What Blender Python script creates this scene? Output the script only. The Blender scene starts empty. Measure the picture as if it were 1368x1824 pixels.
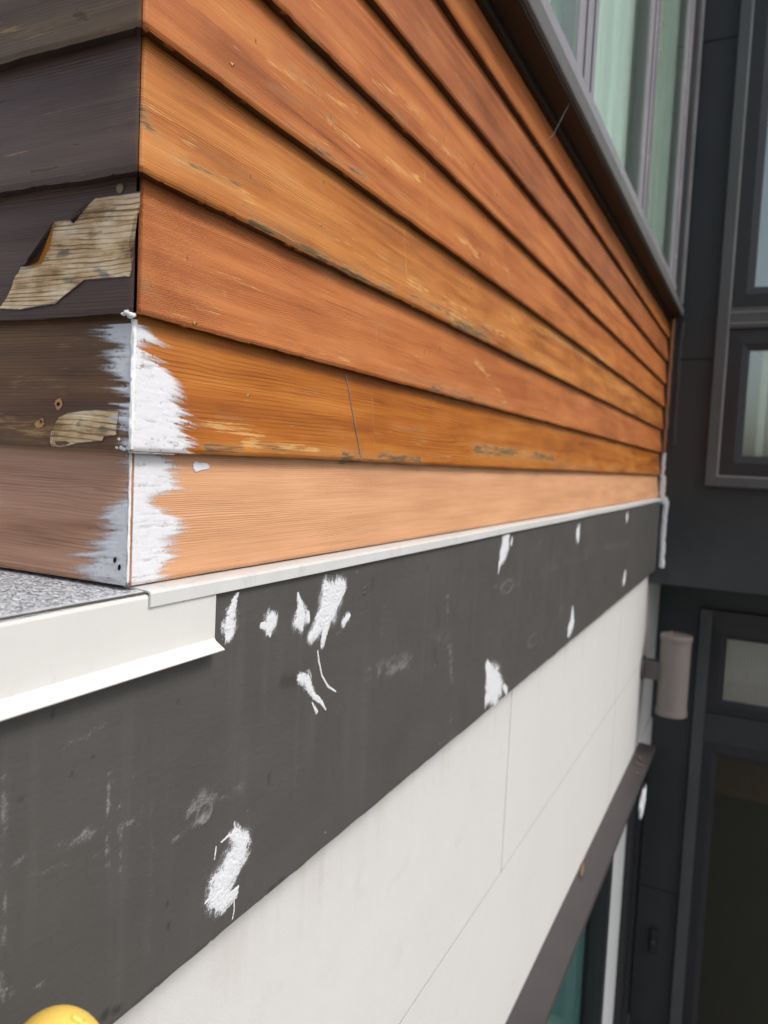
import bpy, bmesh, math, random
import numpy as np
from mathutils import Vector, Matrix

random.seed(7); rng = np.random.default_rng(7)
scene = bpy.context.scene
COL = scene.collection

# ------------------------------------------------------------------ camera
YAW, PITCH, ROLL = 0.4585, 0.0660, -0.0481
CAM = Vector((-0.4587, -0.4549, 0.1114))
fwd = Vector((math.cos(YAW)*math.cos(PITCH), math.sin(YAW)*math.cos(PITCH), -math.sin(PITCH)))
rt = Vector((math.sin(YAW), -math.cos(YAW), 0)); dn = fwd.cross(rt)
r2 = math.cos(ROLL)*rt + math.sin(ROLL)*dn; d2 = -math.sin(ROLL)*rt + math.cos(ROLL)*dn
cd = bpy.data.cameras.new('camera'); cam = bpy.data.objects.new('camera', cd); COL.objects.link(cam)
M3 = Matrix((r2, -d2, -fwd)).transposed()
cam.matrix_world = Matrix.Translation(CAM) @ M3.to_4x4()
cd.sensor_fit = 'VERTICAL'; cd.sensor_height = 36; cd.lens = 1359.3/1824*36
cd.clip_start = 0.02; cd.clip_end = 500
cd.dof.use_dof = True; cd.dof.focus_distance = 0.74; cd.dof.aperture_fstop = 6.6
scene.camera = cam

# ------------------------------------------------------------------ sky, sun, exposure (bright overcast, light from the street side)
SUN_EL, SUN_AZ = math.radians(52), math.radians(-93)      # azimuth measured from +X towards +Y
sdir = Vector((math.cos(SUN_EL)*math.cos(SUN_AZ), math.cos(SUN_EL)*math.sin(SUN_AZ), math.sin(SUN_EL)))
w = bpy.data.worlds.new('World'); scene.world = w; w.use_nodes = True
nt = w.node_tree; bg = nt.nodes['Background']
sk = nt.nodes.new('ShaderNodeTexSky'); sk.sky_type = 'NISHITA'; sk.sun_disc = False
sk.sun_elevation = SUN_EL; sk.sun_rotation = math.atan2(sdir.x, sdir.y)
sk.air_density = 1.0; sk.dust_density = 4.0; sk.ozone_density = 1.0
hs = nt.nodes.new('ShaderNodeHueSaturation'); hs.inputs['Saturation'].default_value = 0.6
nt.links.new(sk.outputs[0], hs.inputs['Color']); nt.links.new(hs.outputs[0], bg.inputs[0])
bg.inputs[1].default_value = 0.15
sl = bpy.data.lights.new('sun', 'SUN'); sl.energy = 1.5; sl.angle = math.radians(17); sl.color = (1, 0.965, 0.92)
so = bpy.data.objects.new('sun', sl); COL.objects.link(so); so.rotation_euler = sdir.to_track_quat('Z', 'Y').to_euler()
so.location = (0, -6, 8)
scene.view_settings.view_transform = 'Standard'; scene.view_settings.look = 'None'
scene.view_settings.exposure = 0.12; scene.view_settings.gamma = 1; scene.view_settings.use_curve_mapping = False
scene.render.engine = 'CYCLES'

# ------------------------------------------------------------------ measured marks (metres: along the wall, height)
WEAR_MAIN=[(0, 0.0911, 0.1162, 0.145, 0.1166, 0.0032, 0.8), (0, 0.1094, 0.146, 0.1495, 0.1468, 0.0011, 0.9), (0, 0.1694, 0.1203, 0.2555, 0.1187,
  0.0035, 0.75), (0, 0.2613, 0.117, 0.3362, 0.1154, 0.0026, 0.4), (0, 0.3498, 0.1158, 0.5767, 0.1171, 0.006, 0.9), (0, 0.5533, 0.1434, 0.6045,
  0.1457, 0.0017, 0.7), (0, 0.8178, 0.1407, 1.3782, 0.1405, 0.0182, 0.85), (0, 1.4105, 0.1234, 1.8999, 0.1217, 0.0076, 0.5), (0, 0.27, 0.1853,
  0.2917, 0.1857, 0.0009, 0.9), (0, 2.0836, 0.1242, 3.1883, 0.129, 0.0085, 0.3), (0, 0.6047, 0.2257, 0.8637, 0.2253, 0.0054, 0.8), (0, 0.848, 0.2269,
  0.9989, 0.2264, 0.0062, 0.5), (0, 0.008, 0.3815, 0.012, 0.3724, 0.0043, 0.65), (0, 0.0122, 0.3681, 0.0575, 0.3563, 0.004, 0.75), (0, 0.0575,
  0.3563, 0.1309, 0.3608, 0.0019, 1.0), (0, 0.1456, 0.3333, 0.2676, 0.335, 0.0027, 0.95), (0, 0.2677, 0.3332, 0.4495, 0.3332, 0.0045, 0.95), (0,
  0.5192, 0.3444, 0.6674, 0.3458, 0.0056, 0.75), (0, 0.6686, 0.3374, 0.8913, 0.338, 0.0119, 0.8), (0, 0.9601, 0.3331, 1.2045, 0.333, 0.0088, 0.5),
  (0, 0.1142, 0.3607, 0.1334, 0.3622, 0.0015, 1.0), (0, 0.1946, 0.4469, 0.2585, 0.4496, 0.0022, 0.5), (0, 0.2533, 0.4435, 0.3747, 0.4524, 0.0036,
  0.7), (0, 0.1734, 0.4728, 0.3032, 0.4913, 0.0028, 0.45), (0, 0.2106, 0.5061, 0.2538, 0.5089, 0.0033, 0.4), (0, 0.2399, 0.5425, 0.3515, 0.5432,
  0.0052, 0.55), (0, 0.3515, 0.5432, 0.475, 0.5615, 0.0039, 0.5), (0, 0.5995, 0.5041, 0.6441, 0.506, 0.0039, 0.4), (0, 1.3336, 0.4214, 1.9681, 0.441,
  0.0113, 0.45), (0, 0.5291, 0.7218, 0.5515, 0.7033, 0.0021, 0.5), (0, 0.6659, 0.6772, 0.7048, 0.6683, 0.0024, 0.5), (0, 0.0126, 0.2429, 0.0256,
  0.2345, 0.0036, 0.5), (0, 0.1507, 0.247, 0.1788, 0.244, 0.0022, 0.5), (1, 0.0823, 0.1385, 0.1859, 0.1323, 0.0053, 0.6), (1, 0.1491, 0.1222, 0.2846,
  0.1216, 0.0041, 0.7), (1, 0.8066, 0.2957, 0.9408, 0.2512, 0.0178, 0.75), (1, 0.8742, 0.2546, 0.9783, 0.2388, 0.0103, 0.5), (1, 0.5173, 0.3594,
  0.74, 0.3643, 0.0114, 0.6), (1, 0.6674, 0.3458, 0.9552, 0.3587, 0.013, 0.7), (1, 0.0079, 0.3857, 0.0637, 0.3772, 0.0053, 0.55), (1, 0.0372, 0.3534,
  0.1622, 0.3569, 0.0048, 0.45), (1, 0.1721, 0.4934, 0.3536, 0.5216, 0.005, 0.55), (1, 0.256, 0.4808, 0.3572, 0.4842, 0.0036, 0.55), (1, 0.4318,
  0.4952, 0.5374, 0.5069, 0.0049, 0.6), (1, 0.697, 0.4747, 0.7784, 0.4651, 0.0078, 0.65), (1, 0.8353, 0.4749, 1.005, 0.4752, 0.0097, 0.45), (1,
  0.2286, 0.5481, 0.35, 0.5585, 0.0046, 0.6), (1, 0.3774, 0.5709, 0.5458, 0.5943, 0.004, 0.55), (1, 0.5487, 0.5725, 0.7044, 0.5903, 0.0062, 0.5), (1,
  0.1153, 0.2658, 0.1183, 0.2408, 0.003, 0.6), (1, 0.2762, 0.2277, 0.3533, 0.2289, 0.0025, 0.8), (1, 0.9473, 0.3994, 1.3336, 0.4214, 0.0112, 0.4),
  (1, 1.4979, 0.4626, 1.8759, 0.4452, 0.0203, 0.55), (1, 1.7098, 0.4529, 1.9681, 0.441, 0.014, 0.5), (1, 0.8324, 0.1412, 1.3503, 0.1437, 0.0159,
  0.4), (2, 0.19, 0.5126, 0.3009, 0.5179, 0.0077, 0.5), (2, 0.0567, 0.3745, 0.1796, 0.3787, 0.0049, 0.45), (2, 0.462, 0.3725, 0.5748, 0.3724, 0.0104,
  0.5), (2, 0.7208, 0.3199, 1.0738, 0.333, 0.0118, 0.5), (2, 0.2542, 0.5033, 0.3832, 0.5141, 0.0084, 0.45), (2, 0.4309, 0.6501, 0.8881, 0.7059,
  0.0136, 0.45), (2, 0.0098, 0.3172, 0.0417, 0.2448, 0.0089, 0.3), (2, 0.062, 0.2587, 0.0778, 0.2331, 0.0077, 0.4), (2, 0.4292, 0.5186, 0.6389,
  0.5418, 0.0087, 0.4), (2, 0.9396, 0.4395, 1.7749, 0.4945, 0.0216, 0.5), (2, 0.2839, 0.1311, 0.3919, 0.1254, 0.0067, 0.4), (2, 1.172, 0.2746,
  2.2392, 0.2681, 0.029, 0.3)]
WEAR_SIDE=[(0, 0.1249, 0.3431, 0.0909, 0.3436, 0.0014, 0.9), (0, 0.0749, 0.3607, 0.0703, 0.3583, 0.0018, 1.0), (0, 0.0262, 0.4054, 0.0081, 0.398,
  0.0043, 0.5), (0, 0.0341, 0.3674, 0.0096, 0.3552, 0.0035, 0.4), (0, 0.0747, 0.4636, 0.0618, 0.4574, 0.0027, 1.0), (0, 0.1279, 0.4599, 0.0876,
  0.4609, 0.0046, 0.5), (0, 0.0717, 0.4674, 0.0703, 0.4653, 0.0013, 1.0), (0, 0.1481, 0.1164, 0.1191, 0.1148, 0.003, 0.4), (1, 0.1633, 0.1311,
  0.0778, 0.1208, 0.0098, 0.45), (1, 0.1419, 0.1661, 0.0857, 0.1612, 0.0068, 0.35), (1, 0.1707, 0.4683, 0.1006, 0.4545, 0.0093, 0.4), (1, 0.0934,
  0.1945, 0.0406, 0.1864, 0.0065, 0.3), (2, 0.1666, 0.28, 0.1097, 0.2898, 0.0144, 0.5), (2, 0.1688, 0.3822, 0.0469, 0.3826, 0.0232, 0.4), (2, 0.1645,
  0.1861, 0.0662, 0.1776, 0.0077, 0.4)]
PATCHES=[[[(0.131, -0.0187, 0.0011), (0.1247, -0.0286, 0.0035), (0.1201, -0.0387, 0.0062), (0.119, -0.0493, 0.0083), (0.1186, -0.0579, 0.0062),
  (0.1172, -0.0636, 0.0027)]], [[(0.1913, -0.0518, 0.0025), (0.1868, -0.0586, 0.009), (0.1853, -0.0666, 0.0049), (0.1867, -0.0727, 0.0016)], [(0.187,
  -0.0622, 0.0057), (0.1711, -0.0595, 0.0023)]], [[(0.2369, -0.0363, 0.0018), (0.2425, -0.0507, 0.0046), (0.2435, -0.0645, 0.0102), (0.2477, -0.0752,
  0.0037)], [(0.2582, -0.0606, 0.0028), (0.26, -0.0698, 0.0029)]], [[(0.2936, -0.0348, 0.0072), (0.3035, -0.0466, 0.0159), (0.3022, -0.0609, 0.0169),
  (0.2858, -0.0754, 0.0102), (0.2675, -0.0902, 0.0058)], [(0.3292, -0.0393, 0.0099), (0.3193, -0.0488, 0.0131), (0.3077, -0.0658, 0.0106), (0.2991,
  -0.0856, 0.0052), (0.2931, -0.1042, 0.0031)], [(0.3521, -0.0796, 0.0046), (0.3414, -0.0848, 0.0045)]], [[(0.2474, -0.1311, 0.0047), (0.2617,
  -0.1371, 0.0068), (0.2697, -0.1487, 0.0039), (0.2803, -0.1605, 0.003), (0.2961, -0.1713, 0.0021), (0.3073, -0.1837, 0.0011)], [(0.276, -0.1672,
  0.001), (0.2869, -0.1807, 0.002)]], [[(0.2836, -0.1089, 0.001), (0.287, -0.1214, 0.0012), (0.2962, -0.1413, 0.001), (0.3102, -0.1561, 0.0013),
  (0.3297, -0.1678, 0.0009)]], [[(0.9982, -0.0227, 0.0064), (0.9794, -0.0391, 0.0192), (0.968, -0.0548, 0.0149), (0.9507, -0.075, 0.0063), (0.9467,
  -0.0909, 0.0021)], [(1.023, -0.0334, 0.0044), (1.0205, -0.04, 0.0044)]], [[(1.6507, -0.0394, 0.006), (1.6423, -0.059, 0.018), (1.648, -0.0779,
  0.006)]], [[(2.4692, -0.0401, 0.0081), (2.4747, -0.0529, 0.0162), (2.4784, -0.0614, 0.0041)]], [[(2.518, -0.2764, 0.0171), (2.5091, -0.286,
  0.0214)]], [[(1.6336, -0.2673, 0.0062), (1.6372, -0.3038, 0.0188), (1.608, -0.3205, 0.0155), (1.5976, -0.3309, 0.0062)]], [[(0.9105, -0.2639,
  0.0086), (0.9363, -0.2971, 0.0219), (0.9755, -0.3223, 0.027), (0.9284, -0.3282, 0.0109)], [(0.912, -0.3479, 0.0022), (0.9145, -0.3246, 0.0065)],
  [(1.0247, -0.3321, 0.0046), (1.0465, -0.3469, 0.0071)]], [[(0.1389, -0.2643, 0.0067), (0.1505, -0.2781, 0.01), (0.1457, -0.2887, 0.0122), (0.1318,
  -0.2966, 0.0148), (0.1201, -0.3052, 0.0144), (0.1173, -0.3168, 0.0114)], [(0.1089, -0.317, 0.0041), (0.1264, -0.3271, 0.0065), (0.1423, -0.326,
  0.0045), (0.1475, -0.3216, 0.0015)], [(0.1518, -0.2687, 0.0009), (0.1298, -0.2604, 0.0012), (0.1178, -0.262, 0.0008)], [(0.1102, -0.2631, 0.0007),
  (0.1083, -0.2744, 0.0007)], [(0.1381, -0.2503, 0.0007), (0.1389, -0.2655, 0.0022)], [(0.1019, -0.3101, 0.0014), (0.0955, -0.3123, 0.0007)]],
  [[(0.1417, -0.3315, 0.0006), (0.1424, -0.3436, 0.0007), (0.1401, -0.3511, 0.0007)]]]
CHALK=[(-0.1089, -0.1793, -0.0711, -0.1791, 0.0033, 0.5), (-0.0711, -0.1791, -0.0009, -0.1918, 0.0055, 0.6), (-0.095, -0.1933, -0.0331, -0.2048,
  0.0022, 0.3), (0.0296, -0.2272, 0.0803, -0.2285, 0.0031, 0.5), (0.0757, -0.2118, 0.0882, -0.2286, 0.0087, 0.7), (0.087, -0.2056, 0.1158, -0.21,
  0.0078, 0.5), (0.0795, -0.2107, 0.147, -0.2171, 0.0113, 0.35), (-0.0265, -0.144, -0.0267, -0.2261, 0.0014, 0.6), (-0.0137, -0.1763, -0.0133,
  -0.242, 0.0014, 0.5), (-0.1196, -0.1109, -0.1178, -0.2704, 0.0012, 0.5), (0.0212, -0.1853, 0.0252, -0.3211, 0.0025, 0.25), (0.0075, -0.1656, 0.013,
  -0.2257, 0.0039, 0.2), (-0.1116, -0.2694, -0.0835, -0.2828, 0.0009, 0.5), (0.4206, -0.1668, 0.5459, -0.1749, 0.0146, 0.45), (0.4895, -0.1763,
  0.527, -0.1799, 0.0083, 0.5), (0.6836, -0.1031, 0.726, -0.2566, 0.0087, 0.5), (0.7221, -0.2652, 0.7452, -0.3688, 0.002, 0.5), (0.459, -0.0602,
  0.4485, -0.1196, 0.0078, 0.25), (0.6272, -0.1525, 0.7015, -0.1755, 0.0112, 0.25), (-0.0513, -0.1439, 0.0008, -0.1537, 0.0046, 0.2), (-0.0678,
  -0.1082, -0.0306, -0.1023, 0.0026, 0.3), (-0.1048, -0.1562, -0.0956, -0.161, 0.0016, 0.6), (0.283, -0.1942, 0.391, -0.1818, 0.0143, 0.15), (0.1964,
  -0.2353, 0.262, -0.2334, 0.009, 0.15), (0.9238, -0.1153, 1.1158, -0.1335, 0.007, 0.35), (1.7319, -0.1128, 2.5612, -0.1601, 0.0152, 0.3), (1.2494,
  -0.1242, 1.8178, -0.1366, 0.012, 0.25), (1.4981, -0.2465, 1.5608, -0.2456, 0.0093, 0.4), (0.3598, -0.0858, 0.3262, -0.0972, 0.0035, 0.35), (0.381,
  -0.0786, 0.4128, -0.0895, 0.0022, 0.3), (0.2661, -0.2874, 0.3425, -0.2821, 0.0085, 0.1)]
DARK=[(-0.0809, -0.0793, -0.0793, -0.086, 0.0017, 0.9), (-0.1062, -0.1324, -0.1062, -0.1333, 0.0028, 0.6), (0.1965, -0.222, 0.1961, -0.2316, 0.0019,
  0.9), (-0.0624, -0.1227, -0.0613, -0.124, 0.0013, 0.9), (-0.0632, -0.1301, -0.0605, -0.1345, 0.0009, 0.8), (0.2151, -0.1265, 0.2374, -0.1337,
  0.0082, 0.5), (-0.026, -0.3441, -0.0231, -0.3432, 0.0048, 0.9), (-0.0141, -0.3462, -0.0098, -0.3481, 0.0044, 0.9), (0.0466, -0.3051, 0.0476,
  -0.3108, 0.0021, 0.9), (0.0444, -0.2859, 0.0452, -0.2873, 0.0021, 0.8), (0.2041, -0.3534, 0.2147, -0.3536, 0.0033, 0.9), (0.2221, -0.3522, 0.2309,
  -0.3526, 0.0026, 0.9), (0.0509, -0.1061, 0.0524, -0.1085, 0.001, 0.9), (0.6419, -0.1776, 0.6498, -0.2017, 0.0046, 0.4), (0.6449, -0.1155, 0.6528,
  -0.1392, 0.0055, 0.3), (0.5903, -0.039, 0.5958, -0.0481, 0.0035, 0.5), (0.4156, -0.0399, 0.4135, -0.0507, 0.0045, 0.4), (-0.0852, -0.2064, -0.0852,
  -0.2081, 0.0013, 0.8), (-0.0976, -0.2457, -0.0976, -0.2465, 0.0013, 0.7)]
KNOTS=[(0.0918, -0.2225, 0.0093, 0.8), (1.0152, -0.128, 0.0129, 0.6), (1.2372, -0.2802, 0.0136, 0.5), (0.5042, -0.1781, 0.0058, 0.5), (0.3936,
  -0.0532, 0.0037, 0.4)]
EDGE_R1=[(0.2195, 0.0361), (0.2124, 0.0431), (0.2052, 0.042), (0.1968, 0.0187), (0.1961, 0.0438), (0.1905, 0.0544), (0.1827, 0.0691), (0.1724,
  0.0732), (0.1644, 0.0576), (0.1581, 0.0776), (0.1492, 0.078), (0.1426, 0.0709), (0.1363, 0.087), (0.1285, 0.0828), (0.1224, 0.0923), (0.1161,
  0.1037), (0.1128, 0.0975)]
EDGE_R0=[(0.1077, 0.0602), (0.1, 0.0729), (0.0915, 0.0696), (0.0815, 0.0775), (0.0772, 0.0615), (0.0726, 0.0434), (0.0647, 0.0493), (0.0565, 0.0712),
  (0.0475, 0.079), (0.0414, 0.0718), (0.0375, 0.0539), (0.0299, 0.0564), (0.0214, 0.0691), (0.0147, 0.0599), (0.0081, 0.0517), (-0.0006, 0.0416),
  (-0.0036, 0.0263)]
EDGE_L1=[(0.2177, 0.0353), (0.212, 0.0542), (0.2052, 0.0553), (0.198, 0.0461), (0.1924, 0.0396), (0.1861, 0.0483), (0.1796, 0.0455), (0.1727,
  0.0389), (0.1694, 0.0375), (0.1612, 0.0223), (0.1584, 0.041), (0.1557, 0.0271), (0.1498, 0.0175), (0.1465, 0.0292), (0.1407, 0.0216), (0.1294,
  0.0162), (0.1157, 0.017), (0.1108, 0.0256)]
EDGE_L0=[(0.1054, 0.0222), (0.0973, 0.0176), (0.0908, 0.0112), (0.0793, 0.0121), (0.0689, 0.0305), (0.0631, 0.0463), (0.0564, 0.0416), (0.0496,
  0.0375), (0.0446, 0.0297), (0.0382, 0.0501), (0.0321, 0.0486), (0.0262, 0.0616), (0.0206, 0.0548), (0.0146, 0.0666), (0.0081, 0.0637), (0.0029,
  0.0543), (-0.0004, 0.0282), (-0.0016, 0.0062)]
BARE2=[(0.0073, 0.3171), (0.0318, 0.3173), (0.057, 0.3177), (0.0627, 0.3142), (0.0696, 0.3083), (0.0789, 0.2983), (0.0838, 0.302), (0.1029, 0.3027),
  (0.1104, 0.2806), (0.1167, 0.2681), (0.1266, 0.2658), (0.1389, 0.2658), (0.1408, 0.261), (0.1447, 0.2577), (0.1471, 0.2481), (0.1496, 0.2429),
  (0.1574, 0.2326), (0.1628, 0.2297), (0.1321, 0.2275), (0.109, 0.2295), (0.0891, 0.2307), (0.0831, 0.2351), (0.076, 0.239), (0.0584, 0.249),
  (0.0318, 0.2488), (0.0084, 0.2488), (0.0076, 0.2564), (0.0072, 0.2708), (0.0136, 0.2729), (0.0121, 0.2873), (0.0106, 0.2968), (0.0069, 0.3004)]
BARE1=[(0.0876, 0.1317), (0.0852, 0.1361), (0.0742, 0.1397), (0.061, 0.1416), (0.0433, 0.1427), (0.0164, 0.1422), (0.0166, 0.1323), (0.0168, 0.1223),
  (0.0299, 0.1206), (0.0309, 0.1172), (0.0566, 0.1147), (0.0795, 0.11), (0.092, 0.1105), (0.0929, 0.1228), (0.0887, 0.1273)]
HOLE=[(0.0867, 0.1469), (0.1076, 0.129), (0.1052, 0.1331)]
FLAP=[(0.1029, 0.3027), (0.1104, 0.2806), (0.1167, 0.2681), (0.1389, 0.2658)]
PENCIL=[(0.3617, 0.2145), (0.3693, 0.1935), (0.3765, 0.1631), (0.3853, 0.1322), (0.3902, 0.1127)]
# ------------------------------------------------------------------ helpers
def hash2(ix, iy, s):
    h = np.sin(ix*127.1 + iy*311.7 + s*74.7)*43758.5453
    return h - np.floor(h)
def vn(x, y, s=0):
    x = np.asarray(x, float); y = np.asarray(y, float)
    ix = np.floor(x); iy = np.floor(y); fx = x-ix; fy = y-iy
    fx = fx*fx*(3-2*fx); fy = fy*fy*(3-2*fy)
    a = hash2(ix, iy, s); b = hash2(ix+1, iy, s); c = hash2(ix, iy+1, s); d = hash2(ix+1, iy+1, s)
    return (a*(1-fx)+b*fx)*(1-fy) + (c*(1-fx)+d*fx)*fy
def fbm(x, y, s=0, o=3):
    t = 0; a = .5; n = 0
    for i in range(o):
        t = t + a*vn(np.asarray(x)*2**i, np.asarray(y)*2**i, s+i*13); n += a; a *= .5
    return t/n
def sstep(a, b, x):
    t = np.clip((x-a)/(b-a), 0, 1); return t*t*(3-2*t)
def capsule(x, z, x0, z0, x1, z1):
    dx, dz = x1-x0, z1-z0; L2 = dx*dx+dz*dz+1e-12
    t = np.clip(((x-x0)*dx+(z-z0)*dz)/L2, 0, 1)
    return np.hypot(x-x0-t*dx, z-z0-t*dz), t

def tag(o, label=None, cat=None, group=None, kind=None):
    if label: o['label'] = label
    if cat: o['category'] = cat
    if group: o['group'] = group
    if kind: o['kind'] = kind
    return o
def empty(name, loc, label, cat, group=None):
    o = bpy.data.objects.new(name, None); o.empty_display_size = .05; COL.objects.link(o); o.location = loc
    return tag(o, label, cat, group)
def link(name, me, mat, parent=None, smooth=False):
    o = bpy.data.objects.new(name, me); COL.objects.link(o)
    if mat is not None: me.materials.append(mat)
    if parent is not None:
        o.parent = parent
        q = parent
        off = Vector(parent.location)
        while q.parent is not None: q = q.parent; off = off + q.location
        if not parent.get('_rot'): o.location = -off
    if smooth:
        me.polygons.foreach_set('use_smooth', [True]*len(me.polygons)); me.set_sharp_from_angle(angle=math.radians(32))
    return o
def pyd(name, v, f, mat, parent=None, smooth=False):
    me = bpy.data.meshes.new(name); me.from_pydata([tuple(map(float, p)) for p in v], [], f); me.update()
    return link(name, me, mat, parent, smooth)
def bm_obj(name, bm, mat, parent=None, smooth=False):
    me = bpy.data.meshes.new(name); bm.to_mesh(me); bm.free()
    return link(name, me, mat, parent, smooth)
def add_box(bm, x0, x1, y0, y1, z0, z1, bev=0.0):
    r = bmesh.ops.create_cube(bm, size=1)
    vs = r['verts']
    for v in vs: v.co = Vector(((x0+x1)/2+v.co.x*(x1-x0), (y0+y1)/2+v.co.y*(y1-y0), (z0+z1)/2+v.co.z*(z1-z0)))
    if bev:
        es = list({e for v in vs for e in v.link_edges})
        bmesh.ops.bevel(bm, geom=es, offset=bev, segments=2, affect='EDGES', profile=.6)
def box(name, x0, x1, y0, y1, z0, z1, mat, parent=None, bev=0.002):
    bm = bmesh.new(); add_box(bm, x0, x1, y0, y1, z0, z1, bev); return bm_obj(name, bm, mat, parent)
def extrude_x(name, prof, x0, x1, mat, parent=None, seg=1, wob=0.0, smooth=False):
    """closed profile of (y, z) pushed along X"""
    n = len(prof); xs = np.linspace(x0, x1, seg+1); v = []; f = []
    for i, x in enumerate(xs):
        d = (vn(x*3, 3.1, 5)-.5)*wob
        d2 = (vn(x*4, 9.1, 8)-.5)*wob
        v += [(x, p[0]+d, p[1]+d2) for p in prof]
    for i in range(seg):
        for j in range(n):
            a = i*n+j; b = i*n+(j+1) % n
            f.append((a, a+n, b+n, b))
    f.append(tuple(range(n))); f.append(tuple(reversed([seg*n+j for j in range(n)])))
    me = bpy.data.meshes.new(name); me.from_pydata(v, [], f); me.update()
    bm = bmesh.new(); bm.from_mesh(me); bmesh.ops.recalc_face_normals(bm, faces=bm.faces[:]); bm.to_mesh(me); bm.free()
    return link(name, me, mat, parent, smooth)
def tube(name, pts, rads, mat, parent=None, n=8, lump=0.0, seed=0):
    v = []; f = []
    P = [Vector(p) for p in pts]
    for i, p in enumerate(P):
        t = (P[min(i+1, len(P)-1)]-P[max(i-1, 0)]).normalized()
        a = t.orthogonal().normalized() if abs(t.z) < .9 else Vector((1, 0, 0)).cross(t).normalized()
        b = t.cross(a)
        for k in range(n):
            ang = 2*math.pi*k/n
            r = rads[i]*(1+lump*(2*float(vn(i*.9, k*1.7, seed))-1))
            v.append(p+a*math.cos(ang)*r+b*math.sin(ang)*r)
    for i in range(len(P)-1):
        for k in range(n):
            a = i*n+k; b = i*n+(k+1) % n; f.append((a, b, b+n, a+n))
    f.append(tuple(reversed(range(n)))); f.append(tuple(len(P)*n-n+k for k in range(n)))
    return pyd(name, v, f, mat, parent, True)

# ------------------------------------------------------------------ materials
class N:
    def __init__(s, name):
        s.m = bpy.data.materials.new(name); s.m.use_nodes = True; s.t = s.m.node_tree
        s.b = s.t.nodes['Principled BSDF']; s.o = s.t.nodes['Material Output']
        s.co = s.n('ShaderNodeTexCoord').outputs['Object']
    def n(s, ty, **k):
        x = s.t.nodes.new(ty)
        for a, b in k.items(): setattr(x, a, b)
        return x
    def set(s, sock, v):
        if isinstance(v, bpy.types.NodeSocket): s.t.links.new(v, sock)
        elif v is not None:
            if hasattr(sock.default_value, '__len__') and not hasattr(v, '__len__'): v = (v,)*len(sock.default_value)
            if hasattr(v, '__len__') and len(v) == 3 and len(sock.default_value) == 4: v = (*v, 1)
            sock.default_value = v
    def mp(s, sc, loc=(0, 0, 0), rot=(0, 0, 0)):
        x = s.n('ShaderNodeMapping'); s.set(x.inputs[0], s.co); x.inputs[3].default_value = sc
        x.inputs[1].default_value = loc; x.inputs[2].default_value = rot; return x.outputs[0]
    def noise(s, sc=1, vec=None, det=2, rough=.5, dist=0):
        x = s.n('ShaderNodeTexNoise'); s.set(x.inputs['Vector'], vec if vec is not None else s.co)
        x.inputs['Scale'].default_value = sc; x.inputs['Detail'].default_value = det
        x.inputs['Roughness'].default_value = rough; x.inputs['Distortion'].default_value = dist
        return x.outputs[0]
    def ramp(s, fac, stops):
        x = s.n('ShaderNodeValToRGB'); s.set(x.inputs[0], fac); cr = x.color_ramp
        while len(cr.elements) < len(stops): cr.elements.new(.5)
        for e, (p, c) in zip(cr.elements, stops):
            e.position = p; e.color = (*c, 1) if hasattr(c, '__len__') else (c, c, c, 1)
        return x.outputs[0]
    def mix(s, fac, a, b, mode='MIX'):
        x = s.n('ShaderNodeMix', data_type='RGBA', blend_type=mode)
        s.set(x.inputs[0], fac); s.set(x.inputs[6], a); s.set(x.inputs[7], b); return x.outputs[2]
    def math(s, op, a, b=None, c=None):
        x = s.n('ShaderNodeMath', operation=op); s.set(x.inputs[0], a)
        if b is not None: s.set(x.inputs[1], b)
        if c is not None: s.set(x.inputs[2], c)
        return x.outputs[0]
    def ss(s, v, a, b, lo=0, hi=1):
        x = s.n('ShaderNodeMapRange', interpolation_type='SMOOTHSTEP'); s.set(x.inputs[0], v)
        x.inputs[1].default_value = a; x.inputs[2].default_value = b; x.inputs[3].default_value = lo; x.inputs[4].default_value = hi
        return x.outputs[0]
    def attr(s, name):
        return s.n('ShaderNodeAttribute', attribute_name=name)
    def bump(s, h, st, dist, prev=None):
        x = s.n('ShaderNodeBump'); x.inputs['Strength'].default_value = st; x.inputs['Distance'].default_value = dist
        s.set(x.inputs['Height'], h)
        if prev is not None: s.set(x.inputs['Normal'], prev)
        return x.outputs[0]
    def done(s, col=None, rough=None, nrm=None, spec=None, metal=None, coat=None):
        s.set(s.b.inputs['Base Color'], col); s.set(s.b.inputs['Roughness'], rough)
        if nrm is not None: s.set(s.b.inputs['Normal'], nrm)
        s.set(s.b.inputs['Specular IOR Level'], spec); s.set(s.b.inputs['Metallic'], metal)
        if coat: s.b.inputs['Coat Weight'].default_value = coat[0]; s.b.inputs['Coat Roughness'].default_value = coat[1]
        return s.m

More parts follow.
